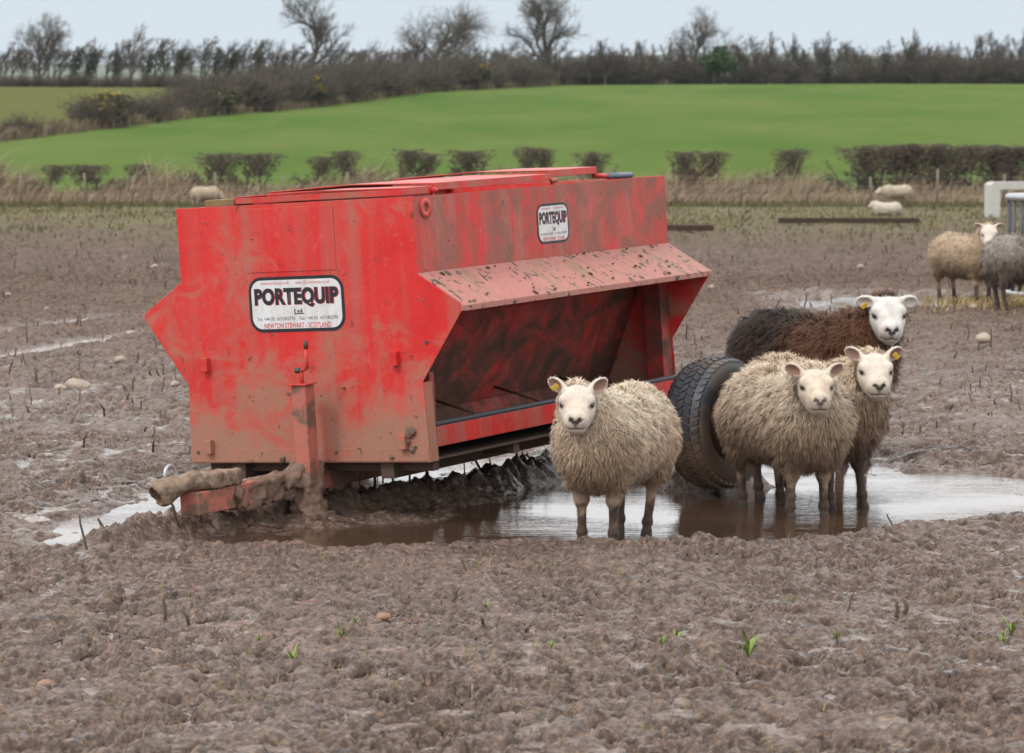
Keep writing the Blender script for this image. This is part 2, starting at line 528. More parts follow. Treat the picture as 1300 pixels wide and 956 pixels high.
def build_water(name, poly, zw, grow):
    cx_ = sum(p[0] for p in poly) / len(poly); cy_ = sum(p[1] for p in poly) / len(poly)
    import bmesh
    bm = bmesh.new()
    n = len(poly)
    out = []
    for i in range(n):
        a, b, c = Vector(poly[i - 1]), Vector(poly[i]), Vector(poly[(i + 1) % n])
        t = (c - a).normalized(); nrm = Vector((t.y, -t.x))
        out.append(b + nrm * grow)
    area = sum(poly[i][0]*poly[(i+1)%n][1]-poly[(i+1)%n][0]*poly[i][1] for i in range(n))
    if area < 0:
        out = [Vector(poly[i]) * 2 - out[i] for i in range(n)]
    vs = [bm.verts.new((p.x, p.y, zw)) for p in out]
    f = bm.faces.new(vs); bmesh.ops.triangulate(bm, faces=[f])
    for f in bm.faces:
        if f.normal.z < 0: f.normal_flip()
    me = bpy.data.meshes.new(name); bm.to_mesh(me); bm.free()
    o = link(name, me, M_WATER); tag(o, kind='structure')
    return o
build_water('puddle_water', PUDDLE_MAIN, ZW, 0.28)
build_water('puddle_water', PUDDLE_BACK, ZW - 0.004, 0.30)
build_water('puddle_water', PUDDLE_FAR, ZW_FAR, 0.45)
build_water('puddle_water', PUDDLE_TINY, ZW_FAR - .013, 0.3)

# --- pasture hill behind the hedge
def hill_point(px, py, y0=118.0, y1=349.0):
    """where the sight line of a photo point meets the hill"""
    for yy in np.arange(y0, y1, 0.5):
        zz = bz((px - CX) / F_PX * yy, yy)
        if HORIZON - (zz - CAM_H) / yy * F_PX <= py: return ((px - CX) / F_PX * yy, float(yy), zz)
    yy = y1
    return ((px - CX) / F_PX * yy, yy, bz((px - CX) / F_PX * yy, yy))
HEDGE_PX = [(-160, 196), (0, 179), (150, 161), (300, 144), (450, 129), (600, 114), (720, 105), (850, 101)]
HEDGE = [hill_point(*p) for p in HEDGE_PX]

def pasture_material():
    t = NT('pasture', 0.95, 0.0)
    n1 = t.noise(t.pos((0.06, 0.022, 0)), 1.0, 5, 0.65); n2 = t.noise(t.pos((0.35, 0.05, 0)), 1.0, 6, 0.7)
    c = t.mix(t.ramp(n1, [(0.36, 0.0), (0.66, 1.0)]), (0.070, 0.122, 0.030), (0.112, 0.148, 0.046))
    c = t.mix(t.math('MULTIPLY', t.ramp(n2, [(0.52, 0.0), (0.72, 1.0)]), 0.45), c, (0.135, 0.138, 0.045))
    r = t.attr('rough_grass').outputs['Fac']
    rc = t.mix(n2, (0.115, 0.118, 0.048), (0.092, 0.108, 0.036))
    t.color(t.mix(r, c, rc))
    t.bump(t.noise(t.pos((4, 4, 4)), 1.0, 4), 0.4, 0.1)
    return t.m

def build_pasture():
    ys = np.concatenate([np.arange(116.5, 380, 2.2), np.arange(380, 900, 30.0)])
    tt = np.concatenate([np.linspace(-1.1, -.24, 24), np.linspace(-.22, .22, 160), np.linspace(.24, 1.1, 24)])
    X = ys[:, None] * tt[None, :]; Y = np.repeat(ys[:, None], len(tt), 1)
    x, y = X.ravel(), Y.ravel()
    z = base_z(x, y)
    hx = np.array([h[0] for h in HEDGE]); hy = np.array([h[1] for h in HEDGE])
    # beyond the diagonal hedge the grass is rougher and paler
    o_ = np.argsort(hx)
    lim = np.interp(x, hx[o_], hy[o_], left=hy[o_][0] - 20, right=360)
    rough = smooth(-2, 4, y - lim) * (x < 40)
    rough = np.maximum(rough, smooth(352, 356, y))
    rough = np.maximum(rough, smooth(123, 117, y) * 0.8)
    nr, nc = X.shape
    i = np.arange(nr * nc).reshape(nr, nc)
    q = np.stack([i[:-1, :-1], i[:-1, 1:], i[1:, 1:], i[1:, :-1]], -1).reshape(-1, 4)
    me = mesh_np('pasture', np.stack([x, y, z - np.where(y < 118, 0.05, 0)], 1), q, smooth_shade=True)
    add_float(me, 'rough_grass', rough)
    tag(link('pasture_hill', me, pasture_material()), kind='structure')
build_pasture()

def build_hills():
    t = NT('far_hill', 0.9, 0.1)
    n = t.noise(t.pos((0.006, 0.006, 0.01)), 1.0, 4)
    t.color(t.mix(n, (0.070, 0.085, 0.050), (0.115, 0.125, 0.075)))
    xs = np.linspace(-2600, 2600, 160)
    V = []
    for x_ in xs:
        hgt = 80 + 6 * math.sin(x_ * 0.0021 + 1) + 7 * math.sin(x_ * 0.0057) - 0.012 * x_
        V += [(x_, 2500, -20), (x_, 2750, hgt * 0.55), (x_, 3000, hgt), (x_, 3600, hgt * 0.7)]
    q = [(a * 4 + b, (a + 1) * 4 + b, (a + 1) * 4 + b + 1, a * 4 + b + 1) for a in range(len(xs) - 1) for b in range(3)]
    me = mesh_np('distant_hills', np.array(V), np.array(q), smooth_shade=True)
    tag(link('distant_hills', me, t.m), kind='structure')
build_hills()
def build_haze():
    m = bpy.data.materials.new('damp_air'); m.use_nodes = True
    nt = m.node_tree
    for n_ in list(nt.nodes): nt.nodes.remove(n_)
    out = nt.nodes.new('ShaderNodeOutputMaterial'); v = nt.nodes.new('ShaderNodeVolumePrincipled')
    v.inputs['Color'].default_value = (0.82, 0.91, 1.0, 1); v.inputs['Density'].default_value = HAZE; v.inputs['Anisotropy'].default_value = 0.2
    nt.links.new(v.outputs[0], out.inputs['Volume'])
    o = MB().box(-6000, 6000, -400, 6000, -22, 130).build('haze', m)
    tag(o, 'thin damp haze over the fields', 'haze', kind='stuff')
HAZE = 0.00008
build_haze()
# ================================================================== THE FEEDER
FA, FB, FC, FE = 0.730, 0.995, 0.725, 0.741            # half widths: hopper, canopy edge, waist, foot
FH1, FH2, FH3, FH4, FL = 0.407, 0.780, 0.948, 1.334, 2.684
FM = (Matrix.Translation((-1.044, 16.592, 0.248)) @ Matrix.Rotation(-0.534, 4, 'Z') @
      Matrix.Rotation(0.032, 4, 'X') @ Matrix.Rotation(-0.052, 4, 'Y'))
FMI = FM.inverted()

def on_feeder(px, py, axis, val):
    """photo point carried to a plane of the feeder (axis 0: x = val, 1: y = val), in feeder coordinates"""
    d = Vector(((px - CX) / F_PX, cp + (CY - py) / F_PX * sp, -sp + (CY - py) / F_PX * cp))
    o_ = FMI @ Vector((0, 0, CAM_H)); d = FMI.to_3x3() @ d
    return o_ + d * ((val - o_[axis]) / d[axis])

def red_paint(name, film=0.3, low=0.0, streak=0.3, dark=0.0, filmc=(0.300, 0.178, 0.122)):
    """old red paint: chalked, scuffed, with a film of dried mud"""
    t = NT(name, 0.42, 0.3)
    p = t.coord('Object')
    n1 = t.noise(p, 1.7, 5, 0.6, 0.4); n2 = t.noise(p, 7.0, 6, 0.65, 0.3); n3 = t.noise(p, 42.0, 4, 0.7)
    c = t.mix(t.ramp(n1, [(0.30, 0.0), (0.70, 1.0)]), (0.560, 0.017, 0.016), (0.620, 0.046, 0.040))
    scuff = t.ramp(t.noise(p, 11.0, 8, 0.75, 1.5), [(0.56, 0.0), (0.70, 1.0)])
    c = t.mix(t.math('MULTIPLY', scuff, 0.35), c, (0.60, 0.20, 0.17))
    st = t.noise(t.coord('Object', (9, 9, 0.55)), 1.0, 5, 0.6)
    sm = t.ramp(st, [(0.44, 0.0), (0.68, 1.0)])
    c = t.mix(t.math('MULTIPLY', sm, streak), c, (0.32, 0.150, 0.115))
    # film of mud: patchy, heavier towards the foot where it splashes
    sx = t.n('SeparateXYZ', i_0=p)
    mr = t.n('MapRange'); t.put(mr.inputs[0], sx.outputs[2])
    mr.inputs[1].default_value = 0.72; mr.inputs[2].default_value = 0.02
    mr.inputs[3].default_value = 0.0; mr.inputs[4].default_value = 1.0
    lo = t.math('MULTIPLY', mr.outputs[0], low)
    nm = t.noise(p, 4.2, 9, 0.72, 0.6)
    m = t.math('ADD', t.math('ADD', t.math('MULTIPLY', n1, 0.35), t.math('MULTIPLY', nm, 0.65)), lo)
    m = t.ramp(m, [(max(0.0, 0.76 - 0.5 * film), 0.0), (max(0.1, 0.92 - 0.5 * film), 1.0)])
    c = t.mix(t.math('MULTIPLY', m, 0.86), c, filmc)
    spots = t.ramp(t.noise(p, 26.0, 5, 0.6, 0.8), [(0.62, 0.0), (0.66, 1.0)])
    spots = t.math('MULTIPLY', spots, t.ramp(n2, [(0.44, 0.0), (0.56, 1.0)]))
    c = t.mix(t.math('MULTIPLY', spots, 0.75), c, (0.075, 0.052, 0.035))
    if dark: c = t.mix(t.math('MULTIPLY', t.ramp(nm, [(0.34, 0.0), (0.66, 1.0)]), dark), c, (0.055, 0.036, 0.027))  # dark blotches; on the inside walls they also stand in for shade
    t.color(c)
    t.rough(t.mix(m, (0.38,) * 3, (0.8,) * 3))
    t.bump(t.math('ADD', t.math('MULTIPLY', n1, 1.2), t.math('ADD', t.math('MULTIPLY', spots, 0.12), t.math('MULTIPLY', n3, 0.06))), 0.6, 0.018)
    return t.m

M_RED = red_paint('red_paint_end', 0.46, 0.22, 0.5)
M_RED_SIDE = red_paint('red_paint_side', 0.66, 0.0, 0.9, 0.10, (0.235, 0.125, 0.095))
M_RED_CANOPY = None
def canopy_material():
    t = NT('red_paint_canopy', 0.6, 0.4)
    p = t.coord('Object')
    n1 = t.noise(p, 2.3, 5, 0.6); n2 = t.noise(p, 9, 5, 0.6)
    c = t.mix(n1, (0.40, 0.125, 0.108), (0.42, 0.205, 0.172))
    run = t.ramp(t.noise(t.coord('Object', (5, 26, 5)), 1.0, 6, 0.7, 0.5), [(0.46, 0.0), (0.60, 1.0)])
    run = t.math('MULTIPLY', run, t.ramp(n1, [(0.38, 0.2), (0.56, 1.0)]))
    c = t.mix(t.math('MULTIPLY', run, 0.85), c, (0.20, 0.145, 0.075))
    clod = t.ramp(t.noise(p, 17, 3, 0.5, 1.0), [(0.60, 0.0), (0.64, 1.0)])
    c = t.mix(clod, c, (0.07, 0.05, 0.038))
    t.color(c); t.bump(t.math('ADD', n2, clod), 0.3, 0.01)
    return t.m
M_RED_CANOPY = canopy_material()
M_RED_IN_SHADED = red_paint('red_paint_inside_shaded', 0.58, 0.15, 0.6, 0.9, (0.105, 0.062, 0.044))  # dark mud film, plus the shade of the interior put into the colour
M_RED_LID = red_paint('red_paint_lid', 0.52, 0.0, 0.7, 0.2)

def crust_material():
    t = NT('mud_crust', 0.75, 0.3)
    p = t.pos(); n = t.noise(p, 22, 6, 0.7)
    t.color(t.mix(t.ramp(n, [(0.35, 0), (0.65, 1)]), (0.105, 0.066, 0.047), (0.215, 0.140, 0.100)))
    t.bump(n, 0.8, 0.012)
    return t.m
M_CRUST = crust_material()

def drawbar_material():
    t = NT('muddy_red_steel', 0.7, 0.3)
    p = t.coord('Object'); n = t.noise(p, 6, 6, 0.7)
    c = t.mix(t.ramp(n, [(0.44, 0), (0.54, 1)]), (0.16, 0.098, 0.070), (0.42, 0.135, 0.10))
    t.color(c); t.bump(n, 0.5, 0.01)
    return t.m
M_BAR = drawbar_material()

def plain(name, c, rough=0.5, metal=0.0, var=0.15, scale=30.0):
    t = NT(name, rough, 0.4)
    n = t.noise(t.coord('Object'), scale, 4, 0.6)
    t.color(t.mix(n, tuple(v * (1 - var) for v in c), tuple(min(1, v * (1 + var)) for v in c)))
    t.b.inputs['Metallic'].default_value = metal
    return t.m
M_RUBBER_STRIP = plain('black_rubber_strip', (0.055, 0.058, 0.066), 0.5)
M_STEEL = plain('galvanised_steel', (0.42, 0.43, 0.44), 0.42, 0.6, 0.25, 12)
M_RUST = plain('rusty_steel', (0.10, 0.052, 0.036), 0.7, 0.2, 0.4)
M_UNDER = plain('mud_caked_chassis', (0.085, 0.052, 0.040), 0.85, 0, 0.35, 9)
M_WOODBLOCK = plain('weathered_timber', (0.20, 0.125, 0.060), 0.85, 0, 0.5, 18)
M_HANDLE = plain('blue_grey_steel', (0.12, 0.15, 0.20), 0.4, 0.3)

feeder = empty('livestock_feeder')
feeder.matrix_basis = FM
tag(feeder, 'large red steel livestock hopper feeder on wheels, mud splashed, standing in a puddle', 'feeder')

PROFILE = [(-FA, FH4), (-FA, FH3), (-FB, FH2), (-FC, FH1), (-FE, 0.0), (FE, 0.0), (FC, FH1), (FB, FH2), (FA, FH3), (FA, FH4)]
def end_panel(y0, y1):
    b = MB(); b.prism(PROFILE, y0, y1)
    return b.build('end_panel', M_RED, feeder, bevel=0.0015)
near = end_panel(0.0, 0.006)
end_panel(FL - 0.006, FL)
# folded foot strip, patch plate and edge flanges of the near end
MB().box(-FE + 0.012, FE - 0.010, -0.0035, -0.0002, 0.006, 0.074).build('foot_strip', M_RED, near, bevel=0.001)
MB().box(-0.300, 0.250, -0.0035, -0.0002, 0.985, 1.312).build('patch_plate', M_RED, near, bevel=0.001)
for s in (-1, 1):
    b = MB()
    x1 = s * (FE + 0.004); x0 = s * (FE - 0.002)
    xc1 = s * (FC + 0.004); xc0 = s * (FC - 0.002)
    b.add([(x0, .0065, .002), (x1, .0065, .002), (x1, .075, .002), (x0, .075, .002),
           (xc0, .0065, FH1 - .004), (xc1, .0065, FH1 - .004), (xc1, .075, FH1 - .004), (xc0, .075, FH1 - .004)],
          [(0,3,2,1),(4,5,6,7),(0,1,5,4),(1,2,6,5),(2,3,7,6),(3,0,4,7)] if s > 0 else
          [(0,1,2,3),(4,7,6,5),(0,4,5,1),(1,5,6,2),(2,6,7,3),(3,7,4,0)])
    b.build('edge_flange', M_RED, near, bevel=0.001)
# hopper sides, canopies, inner chutes, troughs
for s in (-1, 1):
    side = MB().box(min(s*(FA-.006), s*(FA-.001)), max(s*(FA-.006), s*(FA-.001)), .0065, FL-.0065, FH3-.01, FH4-.002).build('side_wall', M_RED_SIDE, feeder)
    b = MB(); b.box(min(s*(FA-.045), s*(FA-.0065)), max(s*(FA-.045), s*(FA-.0065)), .007, FL-.007, FH4-.008, FH4-.003)
    b.build('top_flange', M_RED_LID, side)
    dx, dz = FB - FA, FH2 - FH3
    ln = math.hypot(dx, dz); nx, nz = -dz / ln * .006, dx / ln * .006
    pts = [(s*(FA), FH3-.002), (s*(FB-.004), FH2+.0005), (s*(FB-.004+nx), FH2+.0005+nz), (s*(FA+nx), FH3-.002+nz)]
    c = MB().prism(pts, .0065, FL-.0065).build('canopy', M_RED_CANOPY, feeder, bevel=0.001)
    lip = MB().prism([(s*(FB-.018), FH2-.026), (s*(FB+.003), FH2-.026), (s*(FB+.003), FH2+.004), (s*(FB-.018), FH2+.012)], -.004, FL+.004)
    lip.build('canopy_lip', M_RED_CANOPY, c, bevel=0.003)
    # chute: sloping inner wall with a lapped seam
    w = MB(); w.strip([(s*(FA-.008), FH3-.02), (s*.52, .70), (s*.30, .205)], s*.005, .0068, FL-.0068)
    ch = w.build('chute_wall', M_RED_IN_SHADED, feeder)
    MB().strip([(s*(FA+.001), FH3-.075), (s*.592, .785)], s*.004, .008, FL-.008).build('seam_strip', M_RED_IN_SHADED, ch)
    tr = MB().strip([(s*.29, .200), (s*.33, .118), (s*(FE-.035), .100), (s*(FE-.012), .175)], s*.004, .0068, FL-.0068).build('trough', M_RED_IN_SHADED, feeder)
    MB().box(min(s*(FE-.020), s*(FE+.002)), max(s*(FE-.020), s*(FE+.002)), .0765, FL-.0068, .070, .172).build('trough_rail', M_RED_LID, feeder, bevel=.002)
    MB().tube([(s*(FE-.009), .0768, .184), (s*(FE-.009), FL-.007, .184)], .0145, 8).build('rubber_strip', M_RUBBER_STRIP, feeder, True)
    for q in (0.52, 1.18, 1.82):
        MB().tube([(s*.33, q+.16, .26), (s*(FE-.012), q, .186)], .008, 6).build('trough_rod', M_RUST, feeder, True)
    MB().box(min(s*(FC-.115), s*(FC-.008)), max(s*(FC-.115), s*(FC-.008)), FL-.115, FL-.0068, .01, FH3-.035).build('corner_post', M_RED_IN_SHADED, feeder, bevel=.003)
    MB().box(min(s*(FC-.075), s*(FC-.008)), max(s*(FC-.075), s*(FC-.008)), .0768, .12, .01, FH1+.04).build('corner_post', M_RED_IN_SHADED, feeder, bevel=.003)
    # chassis rail
    MB().box(min(s*.42, s*.50), max(s*.42, s*.50), .03, FL-.05, -.085, -.003).build('chassis_rail', M_UNDER, feeder, bevel=.004)
MB().box(-FE+.03, FE-.03, .008, FL-.008, .0, .012).build('floor_plate', M_UNDER, feeder)
for v in (.1, .9, 1.7, 2.5):
    MB().box(-FE+.05, FE-.05, v, v+.06, -.055, -.003).build('cross_member', M_UNDER, feeder, bevel=.003)
# feed lying in the hopper
b = MB(); b.box(-.69, .69, .02, FL-.02, FH4-.09, FH4-.075); b.build('hopper_feed', M_UNDER, feeder)

# lids on top of the hopper, joined by knuckles, with a lifting bar
def lid(v0, v1, u0, u1, w0, tilt):
    b = MB()
    n_ = 6
    pts = [(u0, FH4 + w0 - .038), (u0, FH4 + w0), (u1 * .25, FH4 + w0 + tilt), (u1, FH4 + w0), (u1, FH4 + w0 - .038),
           (u1 - .006, FH4 + w0 - .038), (u1 - .006, FH4 + w0 - .006), (u1 * .25, FH4 + w0 + tilt - .006), (u0 + .006, FH4 + w0 - .006), (u0 + .006, FH4 + w0 - .038)]
    b.prism(pts, v0, v1)
    b.box(u0 + .006, u1 - .006, v0 + .0005, v0 + .006, FH4 + w0 - .038, FH4 + w0 - .0065)
    return b.build('lid', M_RED_LID, feeder, bevel=.002)
lid(.012, .30, -.36, .665, .045, .010)
lid(.315, 1.52, -.36, .660, .058, .016)
lid(1.545, 2.06, -.36, .640, .078, .014)
for v in (.305, 1.53):
    MB().tube([(.668, v - .022, FH4 + .022), (.668, v + .022, FH4 + .022)], .014, 10).build('lid_knuckle', M_RED_LID, feeder, True)
    MB().box(.655, .667, v - .012, v + .012, FH4 - .002, FH4 + .02).build('knuckle_bracket', M_RED_LID, feeder)
MB().tube([(.62, 2.06, FH4 + .03), (.63, 2.2, FH4 + .020)], .014, 8).build('lid_bar', M_RED_LID, feeder, True)
MB().tube([(.63, 2.20, FH4 + .020), (.635, 2.46, FH4 + .016)], .018, 10).build('lid_handle', M_HANDLE, feeder, True)
MB().box(-.56, -.372, .02, .20, FH4 - .002, FH4 + .036).build('timber_block', M_WOODBLOCK, feeder, bevel=.004)

# lifting eye on the side wall
eye = on_feeder(540, 264, 0, FA + .003)
b = MB(); prof = []
nseg = 28
V = []; F_ = []
for rr_, xx in ((.050, FA + .0005), (.050, FA + .009), (.022, FA + .009), (.022, FA + .0005)):
    for kk_ in range(nseg):
        a = 2 * math.pi * kk_ / nseg
        V.append((xx, eye.y + rr_ * math.cos(a), eye.z + rr_ * math.sin(a)))
for ring in range(3):
    for kk_ in range(nseg):
        F_.append((ring*nseg+kk_, ring*nseg+(kk_+1) % nseg, (ring+1)*nseg+(kk_+1) % nseg, (ring+1)*nseg+kk_))
b.add(V, F_)
b.build('lifting_eye', M_RED, feeder, True)
# small welded brackets and bolt holes on the end panel
for px_, py_ in ((263, 463), (503, 455), (268, 567), (514, 561)):
    q = on_feeder(px_, py_, 1, 0)
    MB().box(q.x - .020, q.x + .020, -.034, -.0002, q.z - .036, q.z + .036).build('bracket', M_RED, near, bevel=.003)
for px_, py_ in ((252.5, 574.5), (528, 568.5), (541.5, 434.5)):
    q = on_feeder(px_, py_, 1, 0)
    b = MB(); b.tube([(q.x, -.0052, q.z), (q.x, -.0008, q.z)], .010, 12)
    b.build('bolt_hole', M_RUBBER_STRIP, near)
# mud splat thrown on the lower corner
# ---- drawbar, hitch, jack
MB().box(-.062, .052, -1.03, 1.05, -.140, -.028).build('drawbar', M_BAR, feeder, bevel=.006)
coup = link('hitch_coupling', None, None, feeder)
h = MB(); N_ = 18
h.tube([(-.075 + .0 * t, -1.075 + .045 * math.cos(a), .062 + .048 * math.sin(a)) for t, a in ((0, R(-40) + R(230) * i / N_) for i in range(N_ + 1))], .009, 8)
HITCH_RING = h
# jack leg
jx, jy = .105, -.16
jk = MB().box(jx - .042, jx + .042, jy - .042, jy + .042, -.235, .415).build('jack_leg', M_BAR, feeder, bevel=.004)
MB().box(jx - .055, jx + .055, jy - .055, jy + .055, .4155, .423).build('jack_cap', M_RED_LID, jk, bevel=.002)
MB().box(jx - .09, jx + .09, jy - .09, jy + .09, -.262, -.2355).build('jack_foot', M_CRUST, jk, bevel=.004)
MB().box(.0525, jx - .0425, jy - .05, jy + .05, -.13, .01).build('jack_bracket', M_BAR, jk, bevel=.003)
h = MB()
h.tube([(jx, jy, .4235), (jx, jy, .475), (jx - .004, jy, .488), (jx + .020, jy - .01, .492), (jx + .052, jy - .03, .502), (jx + .060, jy - .035, .525), (jx + .060, jy - .035, .60)], .0105, 8)
h.build('jack_crank', M_RED_LID, jk, True)
MB().tube([(jx + .060, jy - .035, .60), (jx + .060, jy - .035, .64)], .012, 8).build('crank_grip', M_RUST, jk, True)
MB().tube([(jx - .035, jy, .488), (jx - .006, jy, .488)], .015, 8).build('crank_stop', M_RUBBER_STRIP, jk, True)

# ---- wheels: worn block-tread tyres, rims sunk in mud
def tyre_material():
    t = NT('muddy_tyre', 0.62, 0.4)
    n = t.noise(t.coord('Object'), 5.5, 6, 0.65); n2 = t.noise(t.coord('Object'), 60, 3, 0.6)
    sx = t.n('SeparateXYZ', i_0=t.n('NewGeometry').outputs['Position'])
    mr = t.n('MapRange'); t.put(mr.inputs[0], sx.outputs[2]); mr.inputs[1].default_value = .50; mr.inputs[2].default_value = .12
    m = t.ramp(t.math('ADD', t.math('MULTIPLY', mr.outputs[0], .45), t.math('MULTIPLY', n, .7)), [(.32, 0.0), (.54, 1.0)])
    t.color(t.mix(m, (.036, .039, .046), (.150, .098, .070)))
    t.rough(t.mix(m, (.45,) * 3, (.8,) * 3)); t.bump(n2, .3, .004)
    return t.m
M_TYRE = tyre_material()
def tread_material():
    t = NT('tread_rubber', 0.5, 0.45)
    n = t.noise(t.coord('Object'), 4.5, 6, 0.65)
    sx = t.n('SeparateXYZ', i_0=t.n('NewGeometry').outputs['Position'])
    mr = t.n('MapRange'); t.put(mr.inputs[0], sx.outputs[2]); mr.inputs[1].default_value = .34; mr.inputs[2].default_value = .10
    m = t.ramp(t.math('ADD', t.math('MULTIPLY', mr.outputs[0], .4), t.math('MULTIPLY', n, .62)), [(.30, 0.0), (.52, 1.0)])
    t.color(t.mix(m, (.040, .045, .055), (.165, .113, .080)))
    return t.m
M_TREAD = tread_material()
TR, TW = .365, .30                                     # tyre radius and width
def make_wheel(x_out, y_, z_, s):
    """s = +1: outer face towards +x"""
    hub = MB()
    hub.lathe_x([(.0, .0), (.0, .05), (.01, .075), (.012, .17), (-.02, .185), (-.03, .198), (.045, .205), (.052, .212), (.045, .216), (-.06, .205), (-.18, .20), (-.205, .215), (-.215, .21), (-.18, .19)], 40)
    wheel = hub.build('wheel', M_RUST, feeder, True)
    tyre = MB()
    prof = [(.040, .208), (.060, .225), (.080, .265), (.078, .305), (.062, .338), (.030, .353), (-.01, .357), (-.07, .359), (-.13, .357), (-.17, .353), (-.202, .338), (-.218, .305), (-.220, .265), (-.2, .225), (-.18, .208)]
    tyre.lathe_x(prof, 72)
    to = tyre.build('tyre', M_TYRE, wheel, True)
    bl = MB()
    rows = [(-.205, -.150), (-.140, -.092), (-.084, -.040), (-.032, .016), (.024, .066)]
    nb = 46
    for r_, (xa, xb) in enumerate(rows):
        for k_ in range(nb):
            a0 = 2 * math.pi * (k_ + .5 * (r_ % 2)) / nb
            da = 2 * math.pi / nb * .40
            lift = .0 if 0 < r_ < 4 else -.010
            sk = .028 * (1 if r_ % 2 else -1)
            V = []
            for rad, shr in ((.345 + lift, 1.0), (.3655 + lift, .82)):
                for xx, sgn in ((xa, -1), (xb, 1)):
                    edge = -.012 if ((r_ == 0 and sgn < 0) or (r_ == 4 and sgn > 0)) else 0
                    for aa in (-da, da):
                        an = a0 + aa * shr + sk * sgn
                        V.append((xx * 1.0, (rad + edge) * math.cos(an), (rad + edge) * math.sin(an)))
            bl.add(V, [(0,1,3,2),(4,6,7,5),(0,2,6,4),(1,5,7,3),(0,4,5,1),(2,3,7,6)])
    bl.build('tread', M_TREAD, wheel)
    hb = MB()
    for k_ in range(5):
        a = 2 * math.pi * k_ / 5
        hb.tube([(.008, .1 * math.cos(a), .1 * math.sin(a)), (.03, .1 * math.cos(a), .1 * math.sin(a))], .012, 6)
    tag(hb.build('wheel_nuts', M_RUST, wheel), kind='stuff')
    wheel.matrix_basis = Matrix.Translation((x_out, y_, z_)) @ Matrix.Rotation(R(-9) if s > 0 else math.pi, 4, 'Z') @ Matrix.Rotation(.4 + s, 4, 'X') @ Matrix.Diagonal((.86, 1, 1, 1))
    return wheel
WQ = on_feeder(922, 537, 1, 2.17)
make_wheel(WQ.x, 2.17, WQ.z, 1)
make_wheel(-WQ.x + .02, 2.17, WQ.z + .10, -1)
MB().tube([(-WQ.x + .2, 2.17, WQ.z + .05), (WQ.x - .2, 2.17, WQ.z)], .035, 10).build('axle', M_UNDER, feeder, True)
for s in (-1, 1):
    MB().box(min(s*.42, s*.49), max(s*.42, s*.49), 2.1, 2.24, min(WQ.z + .03, -.1), -.0855).build('axle_bracket', M_UNDER, feeder, bevel=.003)

# ---- maker's labels
def label_white():
    t = NT('label_white', .45, .35)
    p = t.coord('Object'); n = t.noise(p, 9, 7, .7); r_ = t.ramp(t.noise(t.coord('Object', (30, 30, 4)), 1.0, 5, .6), [(.5, 0.0), (.75, 1.0)])
    c = t.mix(t.math('MULTIPLY', t.ramp(n, [(.45, 0.0), (.75, 1.0)]), .55), (.66, .67, .68), (.40, .33, .28))
    t.color(t.mix(t.math('MULTIPLY', r_, .3), c, (.36, .26, .20)))
    return t.m
M_WHITE = label_white()
M_BLACK = plain('label_black', (.020, .021, .026), .4, 0, .1)
M_LRED = plain('label_red', (.55, .030, .040), .4, 0, .1)
def rounded(w_, h_, r_, n=8):
    P = []
    for cx_, cz_, a0 in ((w_/2-r_, h_/2-r_, 0), (-w_/2+r_, h_/2-r_, 90), (-w_/2+r_, -h_/2+r_, 180), (w_/2-r_, -h_/2+r_, 270)):
        P += [(cx_ + r_ * math.cos(R(a0 + 90 * i / n)), cz_ + r_ * math.sin(R(a0 + 90 * i / n))) for i in range(n + 1)]
    return P
def text_mesh(body, bold=0.0, space=1.0):
    cu = bpy.data.curves.new('lettering', 'FONT')
    cu.body = body; cu.size = 1.0; cu.offset = bold; cu.space_character = space
    cu.resolution_u = 4
    o = bpy.data.objects.new('lettering', cu); COL.objects.link(o)
    dg = bpy.context.evaluated_depsgraph_get()
    me = bpy.data.meshes.new_from_object(o.evaluated_get(dg))
    bpy.data.objects.remove(o); bpy.data.curves.remove(cu)
    return me
def lettering(body, cx_, cz_, w_, h_, y_, mat, parent, bold=0.0, space=1.0):
    me = text_mesh(body, bold, space)
    n = len(me.vertices); co = np.zeros(n * 3, np.float32); me.vertices.foreach_get('co', co); co = co.reshape(-1, 3)
    mn, mx = co.min(0), co.max(0)
    u = (co[:, 0] - (mn[0] + mx[0]) / 2) / (mx[0] - mn[0]) * w_ + cx_
    v = (co[:, 1] - (mn[1] + mx[1]) / 2) / (mx[1] - mn[1]) * h_ + cz_
    out = np.stack([u, np.full(n, y_), v], 1).astype(np.float32)
    me.vertices.foreach_set('co', out.ravel()); me.update()
    return link('lettering', me, mat, parent)
